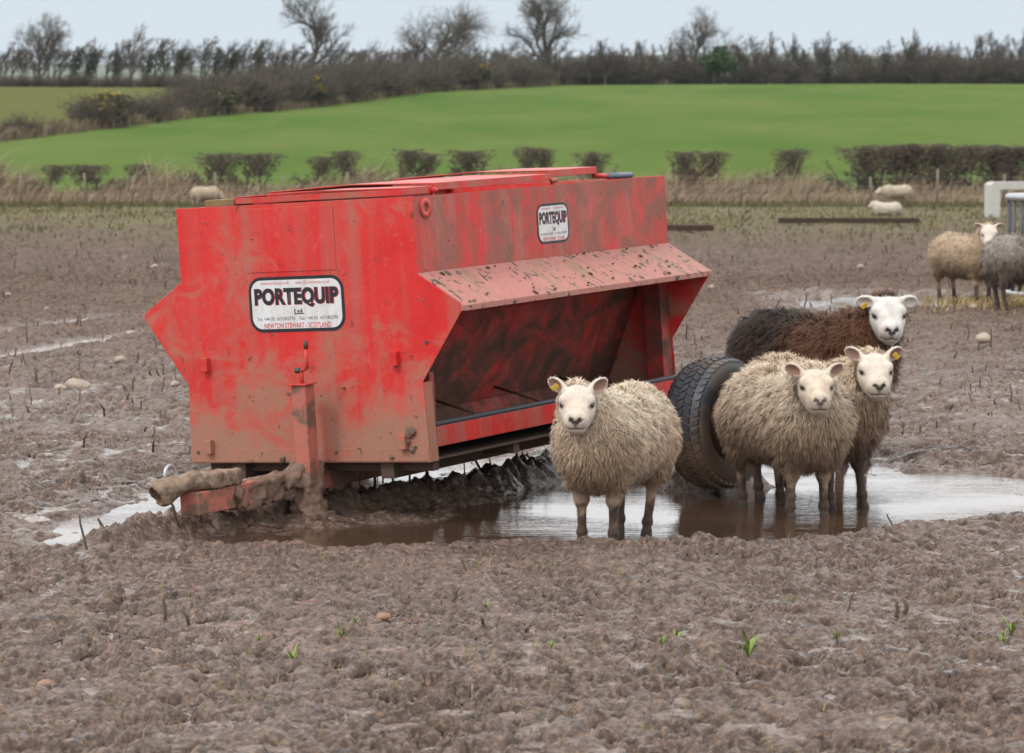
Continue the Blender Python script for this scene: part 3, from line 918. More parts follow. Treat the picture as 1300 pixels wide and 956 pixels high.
def maker_label(w_, h_, small=False):
    root_b = MB(); root_b.prism(rounded(w_, h_, h_ * .27), -.0015, 0)
    root = root_b.build('maker_label', M_BLACK, feeder)
    bw = .018 * h_ / .3
    MB().prism(rounded(w_ - 2 * bw, h_ - 2 * bw, h_ * .27 - bw), -.0025, -.0016).build('label_face', M_WHITE, root)
    y1, y2 = -.0029, -.0033
    lettering('PORTEQUIP', .004 * w_ / .5, .118 * h_ - .0015, w_ * .885, h_ * .365, y1, M_LRED, root, .055, 1.06)
    lettering('PORTEQUIP', 0, .118 * h_, w_ * .88, h_ * .36, y2, M_BLACK, root, .055, 1.06)
    lettering('Ltd.', .012 * w_ / .5, -.137 * h_, w_ * .10, h_ * .105, y1, M_BLACK, root, .03)
    lettering('www.portequip.co.uk', -w_ * .215, h_ * .38, w_ * .30, h_ * .078, y1, M_LRED, root)
    lettering('sales @ portequip.co.uk', w_ * .185, h_ * .38, w_ * .36, h_ * .078, y1, M_LRED, root)
    lettering('Tel: +44 (0) 1671402775', -w_ * .225, -h_ * .268, w_ * .40, h_ * .085, y1, M_BLACK, root)
    lettering('Fax: +44 (0) 1671403791', w_ * .225, -h_ * .268, w_ * .40, h_ * .085, y1, M_BLACK, root)
    lettering('NEWTON STEWART - SCOTLAND', 0, -h_ * .385, w_ * .70, h_ * .095, y1, M_LRED, root, .015)
    return root
a_, b_ = on_feeder(317, 388, 1, 0), on_feeder(437.5, 384, 1, 0)
t_, d_ = on_feeder(375, 350.5, 1, 0), on_feeder(378, 421, 1, 0)
lab = maker_label((b_ - a_).length, (t_ - d_).length)
tilt_ = math.atan2(b_.z - a_.z, b_.x - a_.x)
lab.matrix_basis = Matrix.Translation((( a_.x + b_.x) / 2, -.0004, (t_.z + d_.z) / 2)) @ Matrix.Rotation(-tilt_, 4, 'Y')
a_, b_ = on_feeder(682, 285, 0, FA), on_feeder(721.5, 281, 0, FA)
t_, d_ = on_feeder(700.5, 258, 0, FA), on_feeder(703, 308.5, 0, FA)
lab = maker_label((b_ - a_).length, (t_ - d_).length)
lab.matrix_basis = Matrix.Translation((FA - .0004, (a_.y + b_.y) / 2, (t_.z + d_.z) / 2)) @ Matrix.Rotation(math.pi / 2, 4, 'Z')
# ================================================================== SMOOTH BODIES FROM BLENDED SHAPES
def surface_net(func, lo, hi, h):
    lo = np.array(lo, float); hi = np.array(hi, float)
    n = np.ceil((hi - lo) / h).astype(int) + 1
    ax = [lo[i] + h * np.arange(n[i]) for i in range(3)]
    G = np.stack(np.meshgrid(*ax, indexing='ij'), -1).reshape(-1, 3).astype(np.float32)
    # coarse pass first: only points near the surface are worked out in full
    q_ = 4
    nc_ = n // q_ + 2
    GC = np.stack(np.meshgrid(*[lo[i] + h * (q_ * np.arange(nc_[i]) + 1.5) for i in range(3)], indexing='ij'), -1).reshape(-1, 3).astype(np.float32)
    DC = func(GC).reshape(nc_)
    D = np.repeat(np.repeat(np.repeat(DC, q_, 0), q_, 1), q_, 2)[:n[0], :n[1], :n[2]].astype(np.float32).ravel()
    near_ = np.abs(D) < h * q_ * 2.2
    D[near_] = func(G[near_])
    D = D.reshape(n)
    S = D < 0
    c = np.zeros(n - 1, np.int8)
    for i in (0, 1):
        for j in (0, 1):
            for k_ in (0, 1):
                c += S[i:n[0]-1+i, j:n[1]-1+j, k_:n[2]-1+k_]
    act = (c > 0) & (c < 8)
    idx = np.argwhere(act)
    vid = np.full(n - 1, -1, np.int64); vid[act] = np.arange(len(idx))
    acc = np.zeros((len(idx), 3)); cnt = np.zeros(len(idx))
    corners = [(i, j, k_) for i in (0, 1) for j in (0, 1) for k_ in (0, 1)]
    for a in corners:
        for ax_ in range(3):
            if a[ax_] == 1: continue
            b = list(a); b[ax_] = 1
            da = D[idx[:, 0]+a[0], idx[:, 1]+a[1], idx[:, 2]+a[2]]
            db = D[idx[:, 0]+b[0], idx[:, 1]+b[1], idx[:, 2]+b[2]]
            m = (da < 0) != (db < 0)
            t = np.where(m, da / np.where(m, da - db, 1), 0)
            p = idx + np.array(a); p = p.astype(float); p[:, ax_] += t
            acc[m] += p[m]; cnt[m] += 1
    V = lo + (acc / cnt[:, None]) * h
    Q = []
    for ax_ in range(3):
        u, v = (ax_ + 1) % 3, (ax_ + 2) % 3
        s0 = [slice(None)] * 3; s1 = [slice(None)] * 3
        s0[ax_] = slice(0, n[ax_] - 1); s1[ax_] = slice(1, n[ax_])
        A = S[tuple(s0)]; B = S[tuple(s1)]
        e_ = np.argwhere(A != B)
        ok = (e_[:, u] > 0) & (e_[:, v] > 0) & (e_[:, u] < n[u] - 1) & (e_[:, v] < n[v] - 1)
        e_ = e_[ok]
        inside = A[e_[:, 0], e_[:, 1], e_[:, 2]]
        def cell(du, dv):
            q_ = e_.copy(); q_[:, u] += du; q_[:, v] += dv
            return vid[q_[:, 0], q_[:, 1], q_[:, 2]]
        q = np.stack([cell(-1, -1), cell(0, -1), cell(0, 0), cell(-1, 0)], 1)
        q[~inside] = q[~inside][:, ::-1]
        Q.append(q)
    Q = np.concatenate(Q)
    return V, Q[(Q >= 0).all(1)]

def vnormals(V, Q):
    fn = np.cross(V[Q[:, 2]] - V[Q[:, 0]], V[Q[:, 3]] - V[Q[:, 1]])
    N = np.zeros_like(V)
    for i in range(4): np.add.at(N, Q[:, i], fn)
    return N / (np.linalg.norm(N, axis=1, keepdims=True) + 1e-9), np.linalg.norm(fn, axis=1) / 2

def smin(a, b, k_):
    h = np.clip(.5 + .5 * (b - a) / k_, 0, 1)
    return b + (a - b) * h - k_ * h * (1 - h)
def cone(P, a, b, ra, rb):
    a = np.array(a, np.float32); b = np.array(b, np.float32); ab = b - a
    t = np.clip((P - a) @ ab / (ab @ ab), 0, 1)
    return np.linalg.norm(P - a - t[:, None] * ab, axis=1) - (ra + (rb - ra) * t)
def ell(P, c, r, M=None):
    Q = P - np.array(c, np.float32)
    if M is not None: Q = Q @ M
    r = np.array(r, np.float32)
    k0 = np.linalg.norm(Q / r, axis=1); k1 = np.linalg.norm(Q / (r * r), axis=1)
    return k0 * (k0 - 1) / (k1 + 1e-6)

# ---- mud caked over the drawbar
def crust():
    def f(P):
        q = np.abs(P - np.array([-.005, -.36, -.09])) - np.array([.062, .36, .055])
        d = np.linalg.norm(np.maximum(q, 0), axis=1) + np.minimum(q.max(1), 0)
        n = noise3(P * 14, 5) * .030 + noise3(P * 35, 8) * .014
        hang = cone(P, (.1, -.16, -.30), (.1, -.16, -.10), .10, .055)
        hang2 = cone(P, (.03, -.26, -.06), (.09, -.10, -.01), .06, .05)
        return smin(smin(d, hang, .04), hang2, .03) - .006 + n
    V, Q = surface_net(f, (-.22, -.84, -.45), (.30, .10, .12), .009)
    me = mesh_np('mud_crust', V, Q, smooth_shade=True)
    link('mud_crust', me, M_CRUST, feeder)
crust()
# ---- swivel coupling: a worn casting with an open jaw, caked with dry mud
def coupling():
    def f(P):
        q = np.abs(P - np.array([-.005, -.80, .012])) - np.array([.060, .115, .028])
        d = np.linalg.norm(np.maximum(q, 0), axis=1) + np.minimum(q.max(1), 0) - .012
        d = smin(d, cone(P, (-.005, -.90, .018), (-.025, -1.03, .022), .050, .046), .02)
        d = smin(d, ell(P, (-.015, -.975, .02), (.060, .018, .060)), .008)
        jaw = cone(P, (-.03, -1.05, .015), (-.075, -1.15, -.012), .050, .066)
        jaw = np.maximum(jaw, -cone(P, (-.06, -1.12, -.01), (-.12, -1.24, -.05), .036, .060))
        d = smin(d, jaw, .015)
        return d + noise3(P * 17 + 4, 3) * .009 + noise3(P * 47 + 1, 6) * .004
    V, Q = surface_net(f, (-.24, -1.30, -.12), (.13, -.60, .14), .007)
    t = NT('dry_muddy_casting', .75, .3)
    n = t.noise(t.coord('Object'), 14, 6, .7)
    t.color(t.mix(t.ramp(n, [(.4, 0), (.62, 1)]), (.125, .085, .060), (.285, .205, .145))); t.bump(n, .6, .01)
    o = link('hitch_coupling', mesh_np('hitch_coupling', V, Q, smooth_shade=True), t.m, feeder)
    HITCH_RING.build('hitch_ring', M_STEEL, o, True)
bpy.data.objects.remove(coup)
coupling()
# ---- clods thrown on the canopy and the end panel
def clod_mesh(seed):
    V, Q = surface_net(lambda P: ell(P, (0, 0, 0), (.5, .42, .30)) + noise3(P * 4.0, seed) * .20, (-.8, -.8, -.6), (.8, .8, .6), .12)
    return mesh_np('mud_clod', V, Q, smooth_shade=True)
CLODS = [clod_mesh(70 + i) for i in range(3)]
for m in CLODS: m.materials.append(M_CRUST)
rc = random.Random(4)
sl = math.atan2(FH2 - FH3, FB - FA)
for i in range(34):
    tt_ = rc.choice((rc.random() ** 2, 1 - rc.random() ** 3 * .6)); vv = rc.uniform(.08, FL - .1)
    s_ = rc.uniform(.010, .030) * (1.3 if tt_ > .75 else 1)
    o = link('mud_clod', CLODS[i % 3], None, feeder)
    o.location = (FA + (FB - FA) * (.04 + .90 * tt_) + .004, vv, FH3 + (FH2 - FH3) * (.04 + .90 * tt_) + .008)
    o.rotation_euler = (0, -sl, rc.uniform(0, 6)); o.scale = (s_, s_ * rc.uniform(.7, 1.3), s_ * .6)
for px_, py_, s_ in ((521, 548, .055), (517, 560, .035), (524, 571, .03), (437, 492, .012), (498, 580, .02), (360, 583, .03), (395, 586, .03)):
    q = on_feeder(px_, py_, 1, 0)
    o = link('mud_clod', CLODS[rc.randrange(3)], None, feeder); o.location = (q.x, -.008, q.z); o.rotation_euler = (0, rc.uniform(0, 6), 0); o.scale = (s_ * 1.2, .022, s_ * 1.8)

# ================================================================== SHEEP
M_SKIN = None
def skin_material():
    t = NT('sheep_skin', 0.75, 0.25)
    c = t.attr('col').outputs['Color']
    n = t.noise(t.coord('Object'), 60, 4, 0.7)
    c = t.mix(t.math('MULTIPLY', t.ramp(n, [(.4, 0), (.75, 1)]), .25), c, t.mix(.5, c, (.18, .12, .09)))
    t.color(c); t.bump(t.noise(t.coord('Object'), 160, 3, .6), .35, .004)
    t.b.inputs['Sheen Weight'].default_value = .15
    return t.m
M_SKIN = skin_material()
def wool_material():
    t = NT('wool', 0.9, 0.12)
    t.color(t.attr('col').outputs['Color'])
    t.b.inputs['Sheen Weight'].default_value = .12
    t.b.inputs['Sheen Roughness'].default_value = .6
    return t.m
M_WOOL = wool_material()
M_EYE = plain('sheep_eye', (.035, .024, .016), .12)
M_TAG = plain('yellow_ear_tag', (.56, .37, .035), .5)

def make_sheep(px, py, z0, heading, size=1.0, head=(.475, 0., .725), hyaw=0., hpitch=-40, hscale=1.0, ear_up=12, tag_side=0,
               wool_top=(.73, .60, .46), wool_mid=(.62, .445, .305), wool_low=(.31, .20, .13), face=(.63, .55, .465), leg_col=(.36, .25, .17), foot_col=(.060, .038, .028),
               ear_in=(.24, .135, .10), h=.0082, strands=48000, strand_len=.032, legs=None, girth=1.0, seed=1, face_top=None, pos=None, lie=False, mark=None, tint=None, dirt=1.0, nose=(.018, .015, .015)):
    rng = np.random.default_rng(seed)
    legs = legs or {}
    fl = legs.get('fl', (0, 0)); fr = legs.get('fr', (0, 0)); hl = legs.get('hl', (0, 0)); hr = legs.get('hr', (0, 0))
    hy = R(hyaw); hp = R(hpitch)
    f = np.array([math.cos(hp) * math.cos(hy), math.cos(hp) * math.sin(hy), math.sin(hp)])
    l = np.array([-math.sin(hy), math.cos(hy), 0.0]); u = np.cross(f, l)
    H = np.array(head, float)
    MH = np.stack([f, l, u], 1).astype(np.float32)
    ef = np.array([math.cos(hy), math.sin(hy), 0.])
    lift = -.27 if lie else 0.0
    HS = np.array([.90, 1.16, 1.04], np.float32)
    def hd(P): return ((P - H.astype(np.float32)) @ MH) / hscale / HS
    def ears(P):
        d = None; dc = None
        for s in (-1, 1):
            a = R(ear_up)
            ax1 = l * s * math.cos(a) + np.array([0, 0, 1.]) * math.sin(a) - ef * .18; ax1 /= np.linalg.norm(ax1)
            nf = ef * .94 + l * s * .10 - np.array([0, 0, .30]); nf -= ax1 * (nf @ ax1); nf /= np.linalg.norm(nf)
            up = np.cross(nf, ax1)
            M = np.stack([nf, ax1, up], 1).astype(np.float32)
            base = H + l * s * .066 * hscale + u * .020 * hscale - f * .008
            c = base + ax1 * .042 * hscale
            e1 = ell(P, c, np.array([.018, .050, .034]) * hscale, M)
            cut = ell(P, c + nf * .017 * hscale + ax1 * .007, np.array([.020, .041, .025]) * hscale, M)
            stem = cone(P, base - ax1 * .02, base + ax1 * .03, .022 * hscale, .018 * hscale)
            e2 = np.maximum(smin(e1, stem, .015), -cut)
            d = e2 if d is None else np.minimum(d, e2)
            dc = cut if dc is None else np.minimum(dc, cut)
        return d, dc
    def skull(P):
        q = hd(P)
        d = ell(q, (.020, 0, -.030), (.088, .070, .078))
        d = smin(d, ell(q, (.065, 0, -.058), (.085, .066, .060)), .03)
        d = smin(d, cone(q, (.085, 0, -.042), (.172, 0, -.050), .060, .050), .035)
        d = smin(d, ell(q, (.190, 0, -.052), (.034, .044, .044)), .022)
        d = smin(d, cone(q, (.06, 0, -.098), (.165, 0, -.094), .050, .037), .03)
        for s in (-1, 1):
            d = smin(d, ell(q, (.062, s * .052, .004), (.030, .022, .022)), .022)
            eye = ell(q, (.086, s * .064, -.014), (.020, .012, .012))
            d = np.maximum(d, -eye) * .35 + d * .65
            nos = cone(q, (.222, s * .012, -.030), (.206, s * .024, -.022), .0065, .0055)
            d = np.maximum(d, -nos)
        mouth = np.maximum(np.abs(q[:, 2] + .072 + np.abs(q[:, 1]) * .22) - .0028, .19 - q[:, 0])
        d = np.maximum(d, -(mouth + .0))
        return d * hscale
    g = girth
    def torso(P):
        P = P - np.array([0, 0, lift], np.float32)
        S_ = np.array([1, 1.02 / g, 1], np.float32)
        Q = P * S_
        d = cone(Q, (-.27, 0, .53), (.20, 0, .52), .200, .193)
        d = smin(d, ell(Q, (-.31, 0, .525), (.190, .195, .200)), .08)
        d = smin(d, ell(Q, (.26, 0, .505), (.180, .185, .205)), .08)
        d = smin(d, ell(Q, (-.02, 0, .485), (.30, .212, .170)), .08)
        hb = H - np.array([0, 0, lift]) * 0
        hl_ = hb - np.array([0, 0, lift])
        nk0 = np.array([.27, hl_[1] * .15, .56]); nk1 = hl_ - f * .02 - u * .045 - ef * .06
        d = smin(d, cone(P, nk0, nk1, .165, .088 * hscale), .09)
        for s in (-1, 1):
            d = smin(d, cone(Q, (-.31, s * .10, .47), (-.325, s * .115, .36), .135, .072), .05)
            d = smin(d, cone(Q, (.22, s * .10, .45), (.235, s * .095, .35), .105, .058), .05)
        d = smin(d, cone(Q, (-.47, 0, .56), (-.50, 0, .40), .05, .035), .04)
        return d
    def legs_f(P):
        d = None
        ls = []
        if lie:
            for s in (-1, 1): ls.append(cone(P, (.2, s * .14, .06), (.42, s * .10, .035), .05, .03))
        else:
            for s, (ox, oy) in ((1, fl), (-1, fr)):
                y_ = s * .085
                k1 = (.235 + ox * .4, y_ + oy * .5, .235); k2 = (.235 + ox, y_ + oy, .075); k3 = (.245 + ox, y_ + oy, .028)
                a = cone(P, (.225, y_ * 1.05, .41), k1, .068, .034)
                a = smin(a, ell(P, k1, (.037, .036, .042)), .02)
                a = smin(a, cone(P, k1, k2, .0245, .0205), .012)
                a = smin(a, ell(P, k2, (.030, .028, .030)), .012)
                a = smin(a, cone(P, k3, (.262 + ox, y_ + oy, -.02), .026, .033), .015)
                ls.append(a)
            for s, (ox, oy) in ((1, hl), (-1, hr)):
                y_ = s * .10
                hk = (-.365 + ox * .6, y_ + oy * .6, .255); k2 = (-.335 + ox, y_ + oy, .075); k3 = (-.325 + ox, y_ + oy, .03)
                a = cone(P, (-.295, y_ * 1.1, .45), hk, .090, .035)
                a = smin(a, ell(P, hk, (.032, .026, .038)), .02)
                a = smin(a, cone(P, hk, k2, .0255, .021), .012)
                a = smin(a, ell(P, k2, (.030, .028, .030)), .012)
                a = smin(a, cone(P, k3, (-.308 + ox, y_ + oy, -.02), .027, .033), .015)
                ls.append(a)
        d = ls[0]
        for a in ls[1:]: d = np.minimum(d, a)
        return d
    def full(P):
        a = torso(P); b = legs_f(P); c = skull(P); e_, _ = ears(P)
        d = smin(a, b, .03); d = smin(d, c, .025); d = smin(d, e_, .008)
        if lie: d = np.maximum(d, -P[:, 2] - .02)
        return d
    m_ = .24 * hscale
    lo = np.minimum([-.62, -.31 * g, -.06 if not lie else -.03], H - m_); hi = np.maximum([.52, .31 * g, .78 + lift], H + m_)
    V, Q = surface_net(full, lo, hi, h)
    P = V.astype(np.float32)
    a = torso(P); c = skull(P); e_, cut = ears(P); lg = legs_f(P)
    head_d = np.minimum(c, e_)
    q = hd(P)
    facey = smooth(-.012, .012, a - head_d - .006 + noise3(P * 30, seed) * .006)
    if lie: legz = smooth(.008, -.004, lg - a)
    else: legz = smooth(.300, .265, P[:, 2] + .03 * noise3(P * 9, seed + 3)) * (facey < .5) * smooth(.02, -.005, lg - np.minimum(a, .05))
    wool = np.clip(1 - facey - legz, 0, 1)
    N, fa = vnormals(V, Q)
    V = V + N * (wool * (noise3(P * 9, seed + 5) * .012 + noise3(P * 24, seed + 7) * .008))[:, None]
    # colours of the hide
    def wool_col(P_, r_):
        zz = P_[:, 2] - lift + .05 * noise3(P_ * 5, seed + 9) + .03 * noise3(P_ * 14, seed + 11)
        t1 = smooth(.42, .70, zz)[:, None]; t2 = smooth(.44, .26, zz - .02 * (dirt - 1))[:, None] * min(1, dirt)
        C = np.array(wool_mid) * (1 - t1) + np.array(wool_top) * t1
        C = C * (1 - t2) + np.array(wool_low) * t2
        if tint is not None:
            tt_ = smooth(tint[1], tint[2], P_[:, 0] + .06 * noise3(P_ * 6, seed))[:, None]
            C = C * (1 - tt_) + np.array(tint[0]) * tt_
        pt = smooth(.15, .65, noise3(P_ * 4.2, seed + 13))[:, None] * .55 * min(1.2, dirt)
        C = C * (1 - pt) + (np.array(wool_low) * .6 + np.array(wool_mid) * .4) * pt
        if mark is not None:
            mm = smooth(.07, .03, np.linalg.norm((P_ - np.array(mark[0])) * np.array([1, .55, .6]), axis=1) + .02 * noise3(P_ * 30, 4))[:, None]
            C = C * (1 - mm * .55) + np.array(mark[1]) * mm * .55
        return C * r_[:, None]
    C = wool_col(P, np.full(len(P), .8))
    fc = np.array(face) * (1 + .12 * noise3(P * 22, seed + 15) + .08 * noise3(P * 60, seed + 16))[:, None]
    pk = smooth(.05, .5, noise3(P * 11, seed + 18))[:, None] * .35
    fc = fc * (1 - pk) + np.array(face) * np.array([.86, .72, .64]) * pk
    fz = smooth(.02, -.06, q[:, 2])[:, None] * .25
    fc = fc * (1 - fz * .3)
    dm = (smooth(.1, .6, noise3(P * 16, seed + 31)) * smooth(.06, .14, q[:, 0]))[:, None] * .35
    fc = fc * (1 - dm) + np.array([.30, .22, .165]) * dm
    if face_top is not None:
        ft = smooth(.03, -.02, q[:, 0])[:, None]; fc = fc * (1 - ft) + np.array(face_top) * ft
    # pinkish ear hollow
    inn = (smooth(.006, -.001, cut) * (e_ < c))[:, None] if True else 0
    fc = fc * (1 - inn) + np.array(ear_in) * inn
    # nose leather, mouth, eye sockets
    ns = np.minimum(np.linalg.norm((q - np.array([.222, 0, -.040])) / np.array([.035, .016, .010]), axis=1),
                    np.minimum(np.linalg.norm((q - np.array([.218, .017, -.029])) / np.array([.035, .013, .0085]), axis=1),
                               np.linalg.norm((q - np.array([.218, -.017, -.029])) / np.array([.035, .013, .0085]), axis=1)))
    nm = smooth(1.25, .8, ns)[:, None]
    mo = (smooth(.0075, .003, np.abs(q[:, 2] + .072 + np.abs(q[:, 1]) * .22)) * (q[:, 0] > .175) * (np.abs(q[:, 1]) < .032))[:, None]
    ph = (smooth(.010, .004, np.abs(q[:, 1])) * smooth(-.075, -.06, q[:, 2]) * smooth(-.03, -.04, q[:, 2]) * (q[:, 0] > .18))[:, None]
    fc = fc * (1 - nm) + np.array(nose) * nm
    fc = fc * (1 - .75 * mo) + np.array([.10, .075, .065]) * .75 * mo
    fc = fc * (1 - .6 * ph) + np.array([.08, .06, .055]) * .6 * ph
    es = np.minimum(np.linalg.norm((q - np.array([.090, .060, -.016])) / np.array([.030, .026, .0125]), axis=1),
                    np.linalg.norm((q - np.array([.090, -.060, -.016])) / np.array([.030, .026, .0125]), axis=1))
    em = smooth(1.2, .7, es)[:, None] * (c < e_)[:, None]
    fc = fc * (1 - .9 * em) + np.array([.035, .026, .022]) * .9 * em
    te = np.minimum(*[np.linalg.norm((q - np.array([.108, s * .050, -.018])) / np.array([.022, .008, .02]), axis=1) for s in (-1, 1)])
    tm = smooth(1.2, .5, te)[:, None] * .45
    fc = fc * (1 - tm) + np.array([.14, .10, .08]) * tm
    lt = smooth(.25, .13, P[:, 2] + .09 * noise3(P * 17, seed + 17) + .04 * noise3(P * 45, seed + 19))[:, None]
    lc = np.array(leg_col) * (1 - lt) + np.array(foot_col) * lt
    hoof = smooth(.045, .03, P[:, 2])[:, None]
    lc = lc * (1 - hoof) + np.array([.035, .028, .024]) * hoof
    C = C * (1 - facey)[:, None] + fc * facey[:, None]
    C = C * (1 - legz)[:, None] + lc * legz[:, None]
    root = empty('sheep')
    me = mesh_np('sheep_body', V, Q, smooth_shade=True)
    add_color(me, 'col', np.clip(C, 0, 1))
    body = link('body', me, M_SKIN, root)
    # fleece: tapering locks that hang and clump
    wf = wool[Q].mean(1) > .35
    QF = Q[wf]; w_ = fa[wf]; w_ = w_ / w_.sum()
    k_ = rng.choice(len(QF), strands, p=w_)
    a1 = rng.random(strands)[:, None]; a2 = rng.random(strands)[:, None]
    q0, q1, q2, q3 = (V[QF[k_, i]] for i in range(4))
    B = (q0 * (1 - a1) + q1 * a1) * (1 - a2) + (q3 * (1 - a1) + q2 * a1) * a2
    NB = N[QF[k_, 0]]
    cl = np.stack([noise3(B * 26, seed + 21), noise3(B * 26 + 9, seed + 25), noise3(B * 26 + 17, seed + 29)], 1)
    dr = np.array([-.22, 0, -.78]) + NB * .62 + cl * .75 + rng.normal(0, .16, (strands, 3))
    tang = dr - NB * np.minimum((dr * NB).sum(1), 0)[:, None] * 1.0
    tang = tang + NB * .16
    tang /= np.linalg.norm(tang, axis=1, keepdims=True)
    neckz = smooth(.16, .05, np.linalg.norm(B - H, axis=1))
    ln = strand_len * rng.uniform(.55, 1.25, strands) * (1 + .25 * smooth(.40, .28, B[:, 2] - lift)) * (1 - .45 * neckz)
    sd_ = np.cross(tang, NB); sd_ /= np.linalg.norm(sd_, axis=1, keepdims=True) + 1e-6
    wd = rng.uniform(.0011, .0023, strands) * (h / .0082) ** .8
    curl = rng.normal(0, .35, strands)
    d2 = tang + np.array([0, 0, -.45]) + sd_ * curl[:, None]
    d2 += NB * np.maximum(0, -(d2 * NB).sum(1) + .05)[:, None]
    d2 /= np.linalg.norm(d2, axis=1, keepdims=True)
    p0 = B - NB * .006; p1 = B + tang * (ln * .5)[:, None] + NB * .006; p2 = p1 + d2 * (ln * .55)[:, None]
    nl = max(60, strands // 16)
    lc_i = rng.choice(strands, nl, replace=False)
    near_i = np.empty(strands, np.int64)
    LCs = B[lc_i].astype(np.float32); l2 = (LCs ** 2).sum(1)
    for c0 in range(0, strands, 4000):
        near_i[c0:c0 + 4000] = np.argmin(l2[None, :] - 2 * (B[c0:c0 + 4000].astype(np.float32) @ LCs.T), 1)
    lk = lc_i[near_i]; pull = rng.uniform(.05, .38, nl)[near_i][:, None]
    p2 = p2 + (p2[lk] - p2) * pull; p1 = p1 + (p1[lk] - p1) * pull * .4
    lock_tone = rng.uniform(.86, 1.12, nl)[near_i]
    W = wd[:, None]
    VS = np.stack([p0 - sd_ * W, p0 + sd_ * W, p1 - sd_ * W * .8, p1 + sd_ * W * .8, p2], 1).reshape(-1, 3)
    o_ = np.arange(strands)[:, None] * 5
    qs = np.hstack([o_, o_ + 1, o_ + 3, o_ + 2]); ts = np.hstack([o_ + 2, o_ + 3, o_ + 4])
    mf = mesh_np('fleece', VS, qs, ts, smooth_shade=True)
    base = wool_col(B.astype(np.float32), rng.uniform(.85, 1.15, strands) * lock_tone)
    tipc = base * rng.uniform(.95, 1.3, (strands, 1))
    CS = np.stack([base * .88, base * .88, base, base, tipc], 1).reshape(-1, 3)
    add_color(mf, 'col', np.clip(CS, 0, 1))
    nn = NB * .8 + tang * .1 + rng.normal(0, .22, (strands, 3)); nn /= np.linalg.norm(nn, axis=1, keepdims=True)
    mf.normals_split_custom_set_from_vertices(np.repeat(nn, 5, 0).tolist())
    fo = link('fleece', mf, M_WOOL, root); tag(fo, kind='stuff')
    if h < .009:
        nh = 7000
        ff = (facey[Q].mean(1) > .6) | (legz[Q].mean(1) > .6)
        QH = Q[ff]; w_ = fa[ff]; w_ = w_ / w_.sum()
        k_ = rng.choice(len(QH), nh, p=w_)
        Bh = V[QH[k_, 0]] * .5 + V[QH[k_, 2]] * .5 + rng.normal(0, .003, (nh, 3)); Nh = N[QH[k_, 0]]
        back = np.where((facey[QH[k_, 0]] > .5)[:, None], -f[None, :] * .9, np.array([[0, 0, -1.]]))
        dh = back + Nh * .45 + rng.normal(0, .22, (nh, 3)); dh /= np.linalg.norm(dh, axis=1, keepdims=True)
        sh = np.cross(dh, Nh); sh /= np.linalg.norm(sh, axis=1, keepdims=True) + 1e-6
        lh = rng.uniform(.006, .013, nh)[:, None]
        VH = np.stack([Bh - sh * .0009, Bh + sh * .0009, Bh + dh * lh], 1).reshape(-1, 3)
        mh = mesh_np('short_hair', VH, None, np.arange(nh * 3).reshape(-1, 3), smooth_shade=True)
        Ch = C[QH[k_, 0]] * rng.uniform(.72, 1.18, (nh, 1))
        add_color(mh, 'col', np.clip(np.repeat(Ch, 3, 0), 0, 1))
        n2_ = Nh + rng.normal(0, .2, (nh, 3)); n2_ /= np.linalg.norm(n2_, axis=1, keepdims=True)
        mh.normals_split_custom_set_from_vertices(np.repeat(n2_, 3, 0).tolist())
        tag(link('short_hair', mh, M_WOOL, root), kind='stuff')
    # eyes and ear tag
    eb = MB(); eb.lathe_x([(-.0105, .0005), (-.008, .0065), (0, .0105), (.008, .0065), (.0105, .0005)], 12)
    em_ = eb.mesh('eye', True)
    for s in (-1, 1):
        eo = link('eye', em_, M_EYE, root)
        eo.location = H + (f * .0885 * HS[0] + l * s * .0585 * HS[1] + u * -.014 * HS[2]) * hscale
        eo.scale = (hscale * 1.35,) * 3
    if tag_side:
        s = tag_side
        a_ = R(ear_up)
        ax1 = l * s * math.cos(a_) + np.array([0, 0, 1.]) * math.sin(a_)
        tp = H + l * s * .058 * hscale + u * .016 * hscale + ax1 * .058 * hscale + ef * .014 + np.array([0, 0, -.012])
        tb = MB(); tb.box(-.003, .003, -.011, .011, -.018, .018)
        to = tb.build('ear_tag', M_TAG, root, bevel=.002)
        to.location = tp; to.rotation_euler = (s * .75, 0.3, hy)
    if pos is None: pos = gpt(px, py, z0)
    root.location = (pos[0], pos[1], z0); root.rotation_euler = (0, 0, heading); root.scale = (size,) * 3
    return root

s1 = make_sheep(779, 689, -.055, R(-111), 1.0, head=(.475, -.015, .755), hyaw=16, hpitch=-24, ear_up=34, tag_side=-1, seed=11, hscale=1.0, girth=.96,
                legs={'fl': (.0, -.005), 'fr': (.01, .01), 'hl': (.06, -.02), 'hr': (-.02, .01)}, mark=((.16, 0, .72), (.30, .52, .42)), dirt=.85)
tag(s1, 'pale woolly sheep with yellow tag, standing in front of the feeder trough', 'sheep', 'sheep standing in the mud')
s2 = make_sheep(1000, 656, -.075, R(-70), 1.03, head=(.49, -.085, .745), hyaw=-16, hpitch=-22, ear_up=26, seed=12, girth=1.02, strand_len=.046,
                wool_top=(.66, .54, .41), wool_mid=(.52, .375, .255), wool_low=(.27, .178, .12), dirt=1.1, face=(.60, .505, .405), nose=(.09, .075, .07),
                legs={'fl': (.02, -.005), 'fr': (.0, -.01), 'hl': (.03, 0), 'hr': (-.03, .01)})
tag(s2, 'broad shaggy sheep without ear tag, standing in water right of the wheel', 'sheep', 'sheep standing in the mud')
